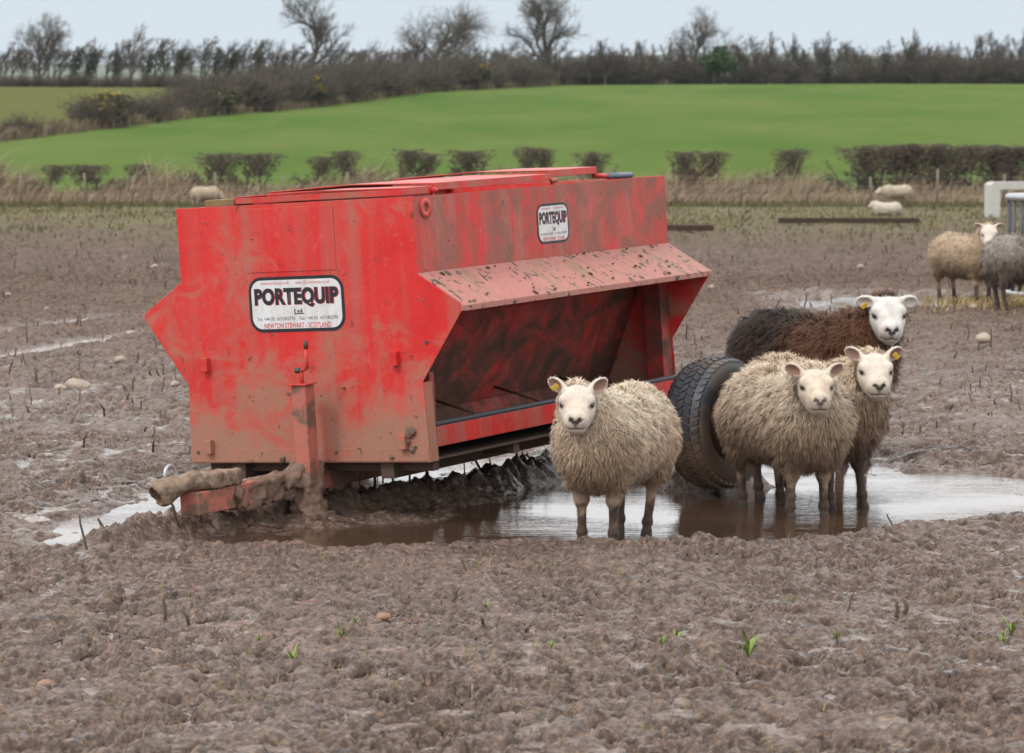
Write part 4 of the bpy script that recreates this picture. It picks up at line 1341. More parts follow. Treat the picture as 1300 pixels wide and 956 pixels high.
s3 = make_sheep(1033, 642, -.06, R(-57), 1.05, head=(.50, -.02, .765), hyaw=-30, hpitch=-24, ear_up=30, tag_side=1, seed=13, strand_len=.046,
                wool_top=(.64, .50, .36), wool_mid=(.34, .225, .15), wool_low=(.135, .088, .062), dirt=1.15, leg_col=(.10, .066, .048),
                legs={'fl': (.05, .0), 'fr': (.0, .0)})
tag(s3, 'white faced sheep with yellow tag and dark dirty chest beside the shaggy sheep', 'sheep', 'sheep standing in the mud')
s4 = make_sheep(1036, 583, -.03, R(-48), 1.19, head=(.43, .05, .80), hyaw=-40, hpitch=-26, ear_up=-2, tag_side=-1, seed=14, strand_len=.06, hscale=1.02, tint=((.13, .058, .029), -.14, .10),
                wool_top=(.036, .024, .019), wool_mid=(.052, .030, .020), wool_low=(.05, .030, .022), face=(.62, .60, .57), leg_col=(.09, .06, .045), ear_in=(.50, .46, .42), dirt=.5)
tag(s4, 'dark brown fleeced sheep with a white face behind the pale sheep', 'sheep', 'sheep standing in the mud')
x5, y5 = (1229 - CX) / F_PX * 35.0, 35.0
s5 = make_sheep(0, 0, bz(x5, y5) - .01, R(-58), 1.04, head=(.44, -.10, .80), hyaw=-32, hpitch=-38, ear_up=12, seed=15, h=.011, strands=9000, strand_len=.035,
                wool_top=(.50, .375, .25), wool_mid=(.44, .315, .205), wool_low=(.27, .18, .115), dirt=.7, pos=(x5, y5))
tag(s5, 'tan sheep looking back over its shoulder near the hay ring', 'sheep', 'sheep standing in the mud')
x6, y6 = (1312 - CX) / F_PX * 33.8, 33.8
s6 = make_sheep(0, 0, bz(x6, y6) - .01, R(14), 1.06, head=(.58, .0, .62), hyaw=20, hpitch=-55, ear_up=0, seed=16, h=.011, strands=9000, strand_len=.06,
                wool_top=(.36, .32, .28), wool_mid=(.27, .22, .18), wool_low=(.13, .09, .07), dirt=1.1, pos=(x6, y6), leg_col=(.10, .07, .055))
tag(s6, 'grey shaggy sheep feeding at the hay ring, rump to the tan sheep', 'sheep', 'sheep standing in the mud')
x7, y7 = (1137 - CX) / F_PX * 103.5, 103.5
s7 = make_sheep(0, 0, bz(x7, y7) - .02, R(178), 1.0, head=(.50, .0, .62), hyaw=0, hpitch=-30, seed=17, h=.022, strands=1500, strand_len=.05,
                wool_top=(.55, .47, .36), wool_mid=(.46, .37, .27), wool_low=(.33, .25, .18), dirt=.4, pos=(x7, y7))
tag(s7, 'distant pale sheep standing side on below the long clipped hedge', 'sheep', 'sheep by the far hedge')
x8, y8 = (1125 - CX) / F_PX * 90.0, 90.0
s8 = make_sheep(0, 0, bz(x8, y8) - .02, R(150), .88, head=(.46, .0, .46), hyaw=0, hpitch=-30, seed=18, h=.022, strands=1500, strand_len=.05, lie=True,
                wool_top=(.62, .56, .46), wool_mid=(.55, .48, .38), wool_low=(.45, .36, .27), dirt=.3, pos=(x8, y8))
tag(s8, 'distant white sheep lying on the grass beyond the low trough', 'sheep', 'sheep by the far hedge')
x9, y9 = (262 - CX) / F_PX * 100.0, 100.0
s9 = make_sheep(0, 0, bz(x9, y9) - .02, R(35), 1.0, head=(.50, .0, .55), hyaw=0, hpitch=-40, seed=19, h=.022, strands=1500, strand_len=.05,
                wool_top=(.52, .42, .31), wool_mid=(.46, .36, .26), wool_low=(.36, .27, .2), dirt=.3, pos=(x9, y9))
tag(s9, 'distant tan sheep half hidden behind the feeder top corner', 'sheep', 'sheep by the far hedge')
# ================================================================== TREES AND HEDGES
class Wood:
    def __init__(s): s.V = []; s.F = []; s.n = 0
    def tube(s, P, rad, k_):
        P = np.asarray(P); m = len(P)
        T = np.gradient(P, axis=0); T /= np.linalg.norm(T, axis=1, keepdims=True) + 1e-9
        ref = np.where(np.abs(T[:, 2:3]) > .9, np.array([[1., 0, 0]]), np.array([[0, 0, 1.]]))
        A = np.cross(T, ref); A /= np.linalg.norm(A, axis=1, keepdims=True) + 1e-9
        B = np.cross(T, A)
        th = 2 * np.pi * np.arange(k_) / k_
        ring = P[:, None, :] + np.asarray(rad)[:, None, None] * (np.cos(th)[None, :, None] * A[:, None, :] + np.sin(th)[None, :, None] * B[:, None, :])
        s.V.append(ring.reshape(-1, 3))
        i = np.arange(m - 1)[:, None] * k_; j = np.arange(k_)[None, :]; j2 = (j + 1) % k_
        s.F.append(np.stack([i + j, i + j2, i + k_ + j2, i + k_ + j], -1).reshape(-1, 4) + s.n)
        s.n += m * k_
    def mesh(s, name):
        return mesh_np(name, np.concatenate(s.V), np.concatenate(s.F), smooth_shade=True)

def rot_about(v, ax, a):
    return v * math.cos(a) + np.cross(ax, v) * math.sin(a) + ax * (ax @ v) * (1 - math.cos(a))

def grow(rng, trunk_w, crown_w, height, kids=(7, 6, 6, 5), spread=.75, wind=(0, 0, 0), bole=.25, trop=.10, ratio=.58, thick=.030, twig=.016, clip=None, start=(0, 0, 0), d0=(0, 0, 1)):
    wind = np.array(wind, float); maxl = len(kids)
    def branch(p, d, length, r, lev):
        nseg = (7, 5, 4, 3, 2, 2)[lev]
        pts = [p]; rr = [r]
        for i in range(nseg):
            d = d + rng.normal(0, .13, 3) + np.array([0, 0, trop]) * (lev > 0) + wind * (.12 + .10 * lev)
            d = d / np.linalg.norm(d)
            p = p + d * length / nseg
            if clip and p[2] > clip: p = p.copy(); p[2] = clip + rng.normal(0, .03)
            pts.append(p); rr.append(max(r * (1 - .72 * (i + 1) / nseg), twig * .55))
        (trunk_w if lev <= 1 else crown_w).tube(pts, rr, 7 if lev == 0 else 5 if lev == 1 else 3)
        if lev >= maxl: return
        pts = np.array(pts)
        n = kids[lev]
        for j in range(n):
            t = bole + (1 - bole) * (j + rng.random()) / n if lev == 0 else .22 + .78 * (j + rng.random()) / n
            x = min(t, .999) * nseg; i = int(x)
            q = pts[i] + (pts[i + 1] - pts[i]) * (x - i)
            dd = pts[i + 1] - pts[i]; dd = dd / np.linalg.norm(dd)
            ax = np.cross(dd, rng.normal(0, 1, 3)); ax /= np.linalg.norm(ax) + 1e-9
            nd = rot_about(dd, ax, spread * rng.uniform(.6, 1.3))
            cl = length * ratio * rng.uniform(.7, 1.2) * (1.15 - .45 * t)
            branch(q, nd, cl, max(r * .62 * (1 - .5 * t), twig), lev + 1)
    branch(np.array(start, float), np.array(d0, float), height * .62, height * thick, 0)

def bark(name, c1, c2):
    t = NT(name, .9, .15)
    t.color(t.mix(t.noise(t.coord('Object'), 3.0, 5), c1, c2))
    return t.m
M_BARK = bark('grey_bark', (.060, .053, .045), (.12, .106, .09))
M_TWIG = bark('brown_twigs', (.070, .058, .047), (.135, .112, .090))
M_TWIG_RED = bark('hedge_twigs', (.090, .066, .055), (.150, .112, .094))
def leaf_mat(name, c1, c2):
    t = NT(name, .6, .3)
    t.color(t.mix(t.noise(t.pos(), 2.5, 4), c1, c2))
    return t.m
M_IVY = leaf_mat('ivy_leaves', (.020, .026, .015), (.040, .050, .026))
M_EVERGREEN = leaf_mat('evergreen_leaves', (.026, .050, .018), (.060, .098, .034))
M_GORSE = leaf_mat('gorse_green', (.052, .058, .024), (.096, .098, .040))
M_BLOSSOM = leaf_mat('gorse_flowers', (.36, .24, .012), (.46, .31, .02))

def leaves(rng, n, centres, radii, size, mat=None, name='leaves', shell=.35):
    c = rng.integers(0, len(centres), n)
    d = rng.normal(0, 1, (n, 3)); d /= np.linalg.norm(d, axis=1, keepdims=True)
    rr = rng.random(n) ** shell
    P = np.array(centres)[c] + d * rr[:, None] * np.array(radii)[c]
    a = rng.normal(0, 1, (n, 3)); a /= np.linalg.norm(a, axis=1, keepdims=True)
    b = np.cross(a, rng.normal(0, 1, (n, 3))); b /= np.linalg.norm(b, axis=1, keepdims=True)
    s_ = size * rng.uniform(.6, 1.4, (n, 1))
    V = np.stack([P - a * s_, P + b * s_ * .6, P + a * s_, P - b * s_ * .6], 1).reshape(-1, 3)
    Q = np.arange(n * 4).reshape(-1, 4)
    return mesh_np(name, V, Q)

def make_tree(name, seed, height, ivy=0, **kw):
    rng = np.random.default_rng(seed)
    tw, cw = Wood(), Wood()
    grow(rng, tw, cw, height, **kw)
    root = empty(name)
    link('trunk', tw.mesh('trunk'), M_BARK, root)
    link('crown', cw.mesh('crown'), M_TWIG, root)
    if ivy:
        lean = np.array(kw.get('wind', (0, 0, 0)))
        zs = np.linspace(.12, .62, 7) * height
        cen = [(lean[0] * z * .45 + rng.normal(0, .12), rng.normal(0, .2), z) for z in zs]
        rad = [(height * .10 * rng.uniform(.7, 1.3),) * 2 + (height * .10,) for z in zs]
        link('ivy', leaves(rng, ivy, cen, rad, .11, name='ivy'), M_IVY, root)
    return root

def place(root, px_, depth, scale=1.0, rz=0.0, mirror=False, dz=0.0):
    x = (px_ - CX) / F_PX * depth
    root.location = (x, depth, bz(x, depth) - .05 + dz)
    root.rotation_euler = (0, 0, rz)
    root.scale = (scale, scale, scale)
    return root

# big skyline trees, each its own growth
G_BIG = None
t = make_tree('bare_tree', 101, 11.5, kids=(9, 7, 7, 6), spread=.68, bole=.28, ratio=.60, twig=.012, wind=(.05, 0, 0)); place(t, 398, 338)
tag(t, 'tall slender bare tree rising from the scrub above the gorse', 'tree')
t = make_tree('bare_tree', 102, 10.6, kids=(11, 7, 7, 6), spread=.95, bole=.20, ratio=.72, twig=.012, trop=.06, wind=(.05, 0, 0)); place(t, 553, 340)
tag(t, 'broad round crowned bare tree on the skyline with forked limbs', 'tree')
t = make_tree('bare_tree', 103, 12.2, kids=(11, 7, 7, 6), spread=.82, bole=.18, ratio=.64, twig=.012); place(t, 694, 344)
tag(t, 'tall wide bare tree on the skyline between broad tree and gap', 'tree')
t = make_tree('bare_tree', 104, 8.8, kids=(10, 7, 6, 6), spread=.85, bole=.15, ratio=.68, twig=.012); place(t, 874, 352)
tag(t, 'fine twigged bare tree behind the dark evergreen bush', 'tree')
t = make_tree('bare_tree', 105, 7.8, kids=(10, 7, 6, 6), spread=.80, bole=.08, ratio=.68, twig=.012, wind=(.08, 0, 0)); place(t, 52, 332)
tag(t, 'wide multi limbed bare tree at the end of the windswept row', 'tree')
# windswept row
wind_protos = [make_tree('windswept_tree', 120 + i, 6.2, kids=(8, 6, 5, 5), spread=.62, twig=.013, wind=(.42, 0, .05), bole=.25, ratio=.55, thick=.026) for i in range(4)]
ivy_protos = [make_tree('ivy_clad_tree', 130 + i, 6.0, ivy=900, kids=(6, 5, 4, 4), spread=.6, wind=(.50, 0, .05), bole=.3, ratio=.55) for i in range(3)]
up_protos = [make_tree('slender_tree', 140 + i, 6.2, kids=(9, 6, 5, 5), spread=.55, twig=.013, wind=(.14, 0, .05), bole=.15, ratio=.55, thick=.022) for i in range(4)]
def spread_copies(protos, spots, label, cat, group, rng):
    used = set()
    for i, (px_, dep, hs) in enumerate(spots):
        k_ = i % len(protos)
        o = protos[k_] if k_ not in used else copy_tree(protos[k_])
        used.add(k_)
        place(o, px_, dep, hs, rng.uniform(-.35, .35))
        tag(o, label, cat, group)
rg = random.Random(7)
spread_copies(wind_protos, [(8, 330, .85), (30, 326, .8), (72, 328, .85), (148, 326, .95), (168, 324, 1.15), (210, 322, 1.0), (232, 322, .95), (262, 324, 1.05), (305, 326, .9), (335, 326, 1.0), (352, 328, .85), (372, 330, .95), (430, 332, .85), (458, 334, .8), (486, 336, .9), (512, 338, .85), (-30, 330, .9)] + [(q_, 336 + (q_ % 5), .62 + .4 * ((q_ * 13) % 10) / 10) for q_ in range(4, 720, 15)],
              'bare windswept tree leaning along the left skyline hedge', 'tree', 'windswept trees on the left skyline', rg)
spread_copies(ivy_protos, [(92, 322, .95), (112, 322, .9), (144, 320, .8), (184, 320, .8), (222, 320, .85), (272, 322, .95), (288, 322, .9), (322, 324, .75)],
              'dark ivy clad tree leaning in the left skyline hedge', 'tree', 'ivy clad trees in the left hedge', rg)
spread_copies(up_protos, [(610, 344, .75), (640, 344, .8), (748, 346, .75), (768, 346, .9), (784, 348, .7), (830, 350, .8), (846, 350, .9), (940, 352, .85), (958, 352, 1.0), (980, 352, 1.05), (998, 352, 1.0), (1012, 352, .8), (1040, 352, .9), (1052, 352, 1.05), (1066, 352, .85), (1088, 352, .8), (1098, 352, .75),
                          (1128, 352, .9), (1148, 352, 1.1), (1160, 352, .9), (1190, 352, .75), (1216, 352, .85), (1232, 352, .9), (1248, 352, 1.05), (1262, 352, 1.1), (1278, 352, 1.0), (1294, 352, 1.1), (1312, 352, 1.0)] + [(q_, 356, .6 + .35 * ((q_ * 7) % 10) / 10) for q_ in list(range(726, 1310, 13)) + list(range(1325, 1700, 18))],
              'slender bare tree in the skyline hedge above the green field', 'tree', 'slender trees along the skyline hedge', rg)
tp = [make_tree('ivy_clad_tree', 150, 6.0, ivy=1000, kids=(6, 5, 4, 4), spread=.5, wind=(.1, 0, .05), bole=.3, ratio=.5)]
spread_copies(tp, [(1122, 350, .85), (1151, 350, 1.0), (1047, 350, .7)], 'upright ivy clad tree in the right skyline hedge', 'tree', 'ivy clad trees in the right hedge', rg)

# evergreen bush and gorse
def leafy_bush(name, seed, w_, h_, n, mat, size=.16, flowers=0):
    rng = np.random.default_rng(seed)
    root = empty(name)
    cen = []; rad = []
    for _ in range(9):
        cen.append((rng.uniform(-.36, .36) * w_, rng.uniform(-.3, .3) * w_, h_ * rng.uniform(.35, .78))); r_ = rng.uniform(.16, .26) * min(w_, h_ * 1.4); rad.append((r_, r_, r_ * .8))
    st = Wood()
    for _ in range(6):
        a = rng.uniform(0, 6.3)
        st.tube([(0, 0, 0), (math.cos(a) * w_ * .1, math.sin(a) * w_ * .1, h_ * .35), (math.cos(a) * w_ * .25, math.sin(a) * w_ * .25, h_ * .7)], (.07, .05, .02), 5)
    link('stem', st.mesh('stem'), M_BARK, root)
    link('foliage', leaves(rng, n, cen, rad, size, name='foliage'), mat, root)
    if flowers:
        cc = [(c[0], c[1] - rad[i][0] * .3, c[2] + rad[i][2] * .55) for i, c in enumerate(cen)]
        link('blossom', leaves(rng, flowers, cc, [tuple(.6 * v for v in r_) for r_ in rad], .075, name='blossom'), M_BLOSSOM, root)
    return root
b = leafy_bush('evergreen_bush', 160, 4.6, 4.6, 5200, M_EVERGREEN); place(b, 906, 347, 1.0)
tag(b, 'rounded dark evergreen bush standing above the skyline hedge', 'bush')
for i, (px_, py_, w_, h_, fl, lab_) in enumerate([(134, 163, 3.4, 2.1, 420, 'wide gorse bush with yellow flowers at the foot of the bank'),
                                          (396, 137, 2.4, 2.6, 400, 'gorse bush topped with yellow flowers below the slender tall tree'),
                                          (606, 115, 2.6, 2.9, 380, 'gorse bush with yellow flowers at the broad crowned tree'),
                                          (278, 147, 2.4, 1.9, 110, 'dull gorse bush with few flowers among the bank scrub')]):
    b = leafy_bush('gorse_bush', 170 + i, w_, h_, 2600, M_GORSE, .12, fl)
    x, y, z = hill_point(px_, py_)
    b.location = (x, y + 1.0, bz(x, y + 1.0) - .05)
    tag(b, lab_, 'bush')

# bramble and thorn scrub along the diagonal bank and the skyline
def thicket(seed, w_, h_, n):
    rng = np.random.default_rng(seed)
    wd = Wood()
    for _ in range(n):
        a = rng.uniform(0, 6.28); r0 = rng.uniform(0, .30) * w_
        p = np.array([math.cos(a) * r0, math.sin(a) * r0, 0.]); d = np.array([math.cos(a) * .5, math.sin(a) * .5, 1.1]) + rng.normal(0, .28, 3)
        hh = h_ * rng.uniform(.45, 1.05); pts = [p]
        for j in range(4):
            d = d + rng.normal(0, .22, 3) + np.array([0, 0, -.06 * j]); pts.append(pts[-1] + d / np.linalg.norm(d) * hh / 4)
        wd.tube(pts, (.030, .026, .022, .018, .012), 3)
        for j in (1, 2, 2, 3, 3):
            q = pts[j] + (pts[j + 1] - pts[j]) * rng.random(); e_ = rng.normal(0, 1, 3); e_[2] = abs(e_[2]) * .8; e_ /= np.linalg.norm(e_)
            wd.tube([q, q + e_ * hh * .16, q + e_ * hh * .28 + np.array([0, 0, .05])], (.018, .014, .009), 3)
    return wd.mesh('twigs')
th = []
for i in range(5):
    root = empty('thorn_scrub'); link('twigs', thicket(200 + i, 2.8, 2.8, 120), M_TWIG, root); th.append(root); tag(root.children[0], kind='stuff')
used = set()
def put_scrub(x, y, sc_, label, group, protos=th):
    k_ = rg.randrange(len(protos))
    o = protos[k_] if (id(protos), k_) not in used else copy_tree(protos[k_])
    used.add((id(protos), k_))
    o.location = (x, y, bz(x, y) - .05); o.rotation_euler = (0, 0, rg.uniform(0, 6.28)); o.scale = (sc_ * rg.uniform(.9, 1.2), sc_ * rg.uniform(.9, 1.2), sc_)
    tag(o, label, 'scrub', group)
for i in range(len(HEDGE) - 1):
    a, b_ = Vector(HEDGE[i]), Vector(HEDGE[i + 1])
    n = int((b_ - a).length / 2.3)
    for j in range(n):
        p = a + (b_ - a) * ((j + rg.random()) / n)
        pxp = CX + p.x / p.y * F_PX
        if pxp < -80: continue
        amp = .55 if pxp < 110 else .75 if pxp < 230 else 1.05 if pxp < 420 else 1.25 if pxp < 640 else 1.1
        if pxp < 110 and rg.random() < .5: continue
        put_scrub(p.x + rg.uniform(-.5, .5), p.y + rg.uniform(1.0, 5.5), amp * rg.uniform(.7, 1.15), 'bare brown thorn scrub on the diagonal hedge bank', 'scrub on the diagonal hedge bank')
for px_ in list(range(745, 1700, 14)):
    y = 349 + rg.uniform(-1, 3)
    put_scrub((px_ - CX) / F_PX * y, y, rg.choice((.55, .8, 1.0, 1.25, 1.5)) * rg.uniform(.9, 1.1), 'bare thorn scrub at the foot of the right skyline hedge', 'scrub under the right skyline hedge')
for px_ in list(range(-20, 560, 11)):
    y = 316 + rg.uniform(-2, 4) + max(0, px_ - 300) * .06
    put_scrub((px_ - CX) / F_PX * y, y, rg.uniform(.32, .6) * (1.0 if px_ < 330 else 1.9), 'low dark scrub between the windswept skyline trees', 'low scrub of the left skyline')

# flailed hedge stubs by the fence
def clipped_shrub(seed, w_, h_, stems):
    rng = np.random.default_rng(seed)
    tw, cw = Wood(), Wood()
    for i in range(stems):
        x0 = rng.uniform(-.22, .22) * w_
        d0 = np.array([x0 * .9 / w_ + rng.normal(0, .30), rng.normal(0, .2), 1.0]); d0 /= np.linalg.norm(d0)
        grow(rng, tw, cw, h_ * 1.15, kids=(6, 6, 6), spread=.75, bole=.38, trop=.05, ratio=.44, thick=.024, twig=.011, clip=h_ * rng.uniform(.97, 1.03), start=(x0, rng.uniform(-.2, .2), 0), d0=d0)
    # dense cut twigs at the flailed top
    for i in range(int(380 * w_)):
        hf = rng.random() ** .7
        p = np.array([np.clip(rng.normal(0, .27), -.56, .56) * w_ * (.35 + .65 * hf), rng.normal(0, .2), h_ * (.52 + .46 * hf) + .10 * math.sin(rng.integers(0, 3) * 2.1 + seed)]); d = rng.normal(0, 1, 3); d[2] = abs(d[2]); d /= np.linalg.norm(d)
        e_ = p + d * .22; e_[2] = min(e_[2], h_ * (1.0 + .03 * math.sin(5 * e_[0] + seed)))
        cw.tube([p, (p + e_) / 2 + rng.normal(0, .02, 3), e_], (.012, .010, .007), 3)
    root = empty('clipped_hedge_shrub')
    link('stem', tw.mesh('stem'), M_BARK, root); link('twigs', cw.mesh('twigs'), M_TWIG_RED, root)
    return root
hs = [clipped_shrub(300 + i, w_, 2.0, st) for i, (w_, st) in enumerate(((1.5, 3), (1.7, 4), (1.2, 2), (2.0, 5)))]
used_h = set()
def put_hedge(px_, top_py, k_, depth, label, sx=1.0, group='clipped hedge shrubs along the fence'):
    o = hs[k_] if k_ not in used_h else copy_tree(hs[k_])
    used_h.add(k_)
    x = (px_ - CX) / F_PX * depth; z = bz(x, depth)
    top = CAM_H + (HORIZON - top_py) / F_PX * depth
    s_ = (top - z + .05) / 2.0
    o.location = (x, depth, z - .05); o.rotation_euler = (0, 0, rg.uniform(-.2, .2) + (math.pi if rg.random() < .5 else 0)); o.scale = (sx, 1.0, s_)
    tag(o, label, 'shrub', group)
lab1 = 'clipped bare hedge shrub on the bank, standing apart above dead grass'
for px_, tp_, k_, sx in ((72, 208, 2, .8), (112, 207, 1, 1.0), (178, 212, 2, .8), (410, 196, 2, .9), (438, 192, 2, 1.0), (520, 193, 0, .9), (545, 194, 2, .8), (596, 190, 0, .95), (672, 190, 2, 1.05), (692, 193, 2, .7), (752, 190, 3, .85), (868, 190, 0, .95), (902, 189, 1, .95), (1003, 189, 1, .9), (-25, 210, 1, 1)):
    put_hedge(px_, tp_ + rg.uniform(-3, 5), k_, 111.5 + rg.uniform(-.6, .8), lab1, sx * rg.uniform(.75, 1.1))
for px_, k_, sx in ((279, 1, 1.0), (328, 1, 1.05)):
    put_hedge(px_, 195, k_, 111.5, 'dense flat topped hedge shrub of the close pair behind the feeder', sx, 'paired hedge shrubs behind the feeder')
for px_, k_ in ((1100, 3), (1134, 1), (1158, 3), (1192, 3), (1228, 1), (1262, 3), (1288, 0), (1325, 3), (1362, 1), (1400, 3), (1470, 0), (1540, 1)):
    put_hedge(px_, (184.5 if px_ > 1120 else 186) + rg.uniform(-1.5, 2.5), k_, 111.2 + rg.uniform(-.3, .5), 'flat topped shrub within the long clipped hedge at right', 1.05, 'shrubs of the long clipped hedge')

# ---- blades of dead grass and living grass
def blades(name, P, hgt, lean, width, c1, c2, seed, parent=None, kind='stuff', bright=.3):
    rng = np.random.default_rng(seed); n = len(P)
    a = rng.uniform(0, 2 * np.pi, n)
    side = np.stack([np.cos(a), np.sin(a), np.zeros(n)], 1)
    ln = np.asarray(lean) + rng.normal(0, .28, (n, 3)) * np.array([1, 1, .2])
    h_ = hgt * rng.uniform(.5, 1.2, n)
    d1 = np.stack([ln[:, 0] * .4, ln[:, 1] * .4, np.ones(n)], 1); d1 /= np.linalg.norm(d1, axis=1, keepdims=True)
    d2 = np.stack([ln[:, 0] * 1.6, ln[:, 1] * 1.6, np.full(n, .45)], 1); d2 /= np.linalg.norm(d2, axis=1, keepdims=True)
    p1 = P + d1 * (h_ * .55)[:, None]; p2 = p1 + d2 * (h_ * .5)[:, None]
    w_ = (width * rng.uniform(.6, 1.3, n))[:, None]
    V = np.stack([P - side * w_, P + side * w_, p1 - side * w_ * .8, p1 + side * w_ * .8, p2], 1).reshape(-1, 3)
    o_ = np.arange(n)[:, None] * 5
    me = mesh_np(name, V, np.hstack([o_, o_ + 1, o_ + 3, o_ + 2]), np.hstack([o_ + 2, o_ + 3, o_ + 4]))
    m = rng.random(n)[:, None]
    C = (np.array(c1) * (1 - m) + np.array(c2) * m) * rng.uniform(1 - bright, 1 + bright, (n, 1))
    add_color(me, 'col', np.repeat(np.clip(C, 0, 1), 5, 0))
    return me
M_BLADE = attr_mat('grass_blades', 'col', .8, .15)
rng = np.random.default_rng(77)
n = 40000
x = rng.uniform(-26, 34, n); y = 107.6 + rng.gamma(2.0, 1.6, n); y = np.minimum(y, 117)
tall = .50 + 1.25 * smooth(108.5, 111.5, y) * (1 - .5 * smooth(112.5, 116.5, y)) * (.62 + .75 * perlin(x * .30, y * .1, 5) + .3 * perlin(x * 1.1, y * .3, 6))
P = np.stack([x, y, base_z(x, y) - .02], 1)
o = link('dead_grass', blades('dead_grass', P, tall, (.42, -.05, 0), .014, (.215, .155, .105), (.370, .285, .195), 5, bright=.45), M_BLADE)
tag(o, 'tangled brown dead grass along the fence and hedge bank', 'grass', kind='stuff')
n = 26000
x = rng.uniform(-26, 34, n); y = rng.uniform(104.5, 109.5, n)
P = np.stack([x, y, base_z(x, y) - .03], 1)
o = link('verge_grass', blades('verge_grass', P, np.full(n, .22), (.15, 0, 0), .014, (.085, .088, .036), (.145, .118, .062), 6), M_BLADE)
tag(o, 'short mixed green and brown grass at the foot of the fence', 'grass', kind='stuff')
n = 22000
y = 56 + 50 * rng.random(n) ** .75; x = rng.uniform(-.2, .2, n) * y
keep = rng.random(n) < smooth(56, 86, y) * (.35 + .9 * smooth(-.2, .4, perlin(x * .35, y * .09, 17)))
x, y = x[keep], y[keep]
P = np.stack([x, y, field_z(x, y)[0] - .01], 1)
o = link('field_grass', blades('field_grass', P, np.full(len(x), .13), (.2, 0, 0), .02, (.100, .105, .040), (.165, .140, .070), 16, bright=.4), M_BLADE)
tag(o, 'thin olive grass on the far part of the field', 'grass', kind='stuff')
# rough grass along the diagonal bank
n = 24000
hx = np.array([h_[0] for h_ in HEDGE]); hy_ = np.array([h_[1] for h_ in HEDGE])
seg = np.hypot(np.diff(hx), np.diff(hy_)); cum = np.concatenate([[0], np.cumsum(seg)])
u_ = rng.random(n) * cum[-1]
x = np.interp(u_, cum, hx) + rng.normal(0, .5, n); y = np.interp(u_, cum, hy_) + rng.gamma(2., 1.4, n) - .6
P = np.stack([x, y, base_z(x, y) - .03], 1)
o = link('rough_grass', blades('rough_grass', P, np.full(n, .8), (.25, -.05, 0), .036, (.130, .105, .062), (.205, .160, .105), 8, bright=.4), M_BLADE)
tag(o, 'pale rough grass on the bank of the diagonal hedge', 'grass', kind='stuff')

# ---- post and wire fence
fence = empty('wire_fence', (0, 106.4, 0))
tag(fence, 'post and wire fence in front of the dead grass bank', 'fence')
M_POST = plain('fence_post_wood', (.17, .14, .095), .9, 0, .4, 6)
pm = MB(); pm.tube([(0, 0, -.3), (0, 0, .6), (.01, 0, 1.12)], [.055, .05, .045], 8); pm = pm.mesh('post', True)
fx = []
for px_ in range(-200, 1500, 83):
    xx = (px_ - 22 - CX) / F_PX * 106.4
    o = link('post', pm, M_POST, fence); o.location = (xx, 0, bz(xx, 106.4)); o.rotation_euler = (rg.uniform(-.05, .05), rg.uniform(-.08, .08), rg.uniform(0, 3)); o.scale = (1, 1, rg.uniform(.85, 1.1)); fx.append(xx)
for zz in (.35, .65, .95):
    link('wire', MB().tube([(q, -.06, zz + bz(q, 106.4)) for q in fx], .003, 4).mesh('wire'), M_STEEL, fence)

# ================================================================== THINGS IN THE FIELD
# long low feed troughs
def trough(px0, px1, depth, label):
    x0, x1 = (px0 - CX) / F_PX * depth, (px1 - CX) / F_PX * depth
    L_ = (x1 - x0) / 2
    root = empty('feed_trough', ((x0 + x1) / 2, depth, bz((x0 + x1) / 2, depth)), R(-2))
    mt = plain('trough_brown', (.105, .070, .050), .7, 0, .4, 6)
    MB().strip([(-.16, .19), (-.10, .06), (.10, .06), (.16, .19)], .006, -L_, L_).build('trough_pan', mt, root).rotation_euler = (0, 0, R(90))
    for s in (-1, 1):
        MB().prism([(-.158, .188), (-.10, .055), (.10, .055), (.158, .188)], s * L_ - .01, s * L_ + .01).build('end_plate', mt, root).rotation_euler = (0, 0, R(90))
        MB().box(s * L_ * .7 - .03, s * L_ * .7 + .03, -.18, .18, -.05, .058).build('foot', mt, root)
    tag(root, label, 'trough')
trough(988, 1166, 79.0, 'long low brown feed trough lying on the field before the lying sheep')
trough(780, 905, 72.0, 'low brown feed trough partly hidden behind the feeder')

# hay ring with hay
RX, RY = (1281 - CX) / F_PX * 37.2 + .95, 37.2
ring = empty('hay_ring', (RX, RY, bz(RX, RY) - .02))
tag(ring, 'round galvanised steel hay ring feeder with upright bars', 'feeder')
def hoop(z_, r_, rad): return MB().tube([(math.cos(2*math.pi*i/40) * r_, math.sin(2*math.pi*i/40) * r_, z_) for i in range(41)], rad, 8)
for z_, rad in ((1.13, .045), (.55, .022), (.30, .022), (.04, .03)):
    hoop(z_, .95, rad).build('hoop', M_STEEL, ring, True)
M_BARDARK = plain('dark_steel_bars', (.085, .088, .095), .5, .4)
for i in range(22):
    a = 2 * math.pi * (i + .35 * (i % 2)) / 22 + .1
    MB().tube([(.95 * math.cos(a), .95 * math.sin(a), .03), (.95 * math.cos(a + .03), .95 * math.sin(a + .03), 1.12)], .02, 6).build('bar', M_BARDARK, ring, True)
rng = np.random.default_rng(5)
n = 9000
a = rng.uniform(0, 6.28, n); r_ = .85 * np.sqrt(rng.random(n))
zz = (.72 * (1 - (r_ / .95) ** 2) + .25) * rng.uniform(.75, 1.0, n)
P = np.stack([np.cos(a) * r_, np.sin(a) * r_, zz], 1)
hm = MB(); hm.tube([(0, 0, .0), (0, 0, .3), (0, 0, .6), (0, 0, .85)], [.88, .82, .6, .1], 16)
hay = empty('hay_pile', (RX, RY, bz(RX, RY) - .02))
tag(hay, 'heap of yellow hay inside the hay ring', 'hay')
M_HAY = plain('hay_core', (.36, .27, .11), .9, 0, .35, 20)
hm.build('heap', M_HAY, hay, True)
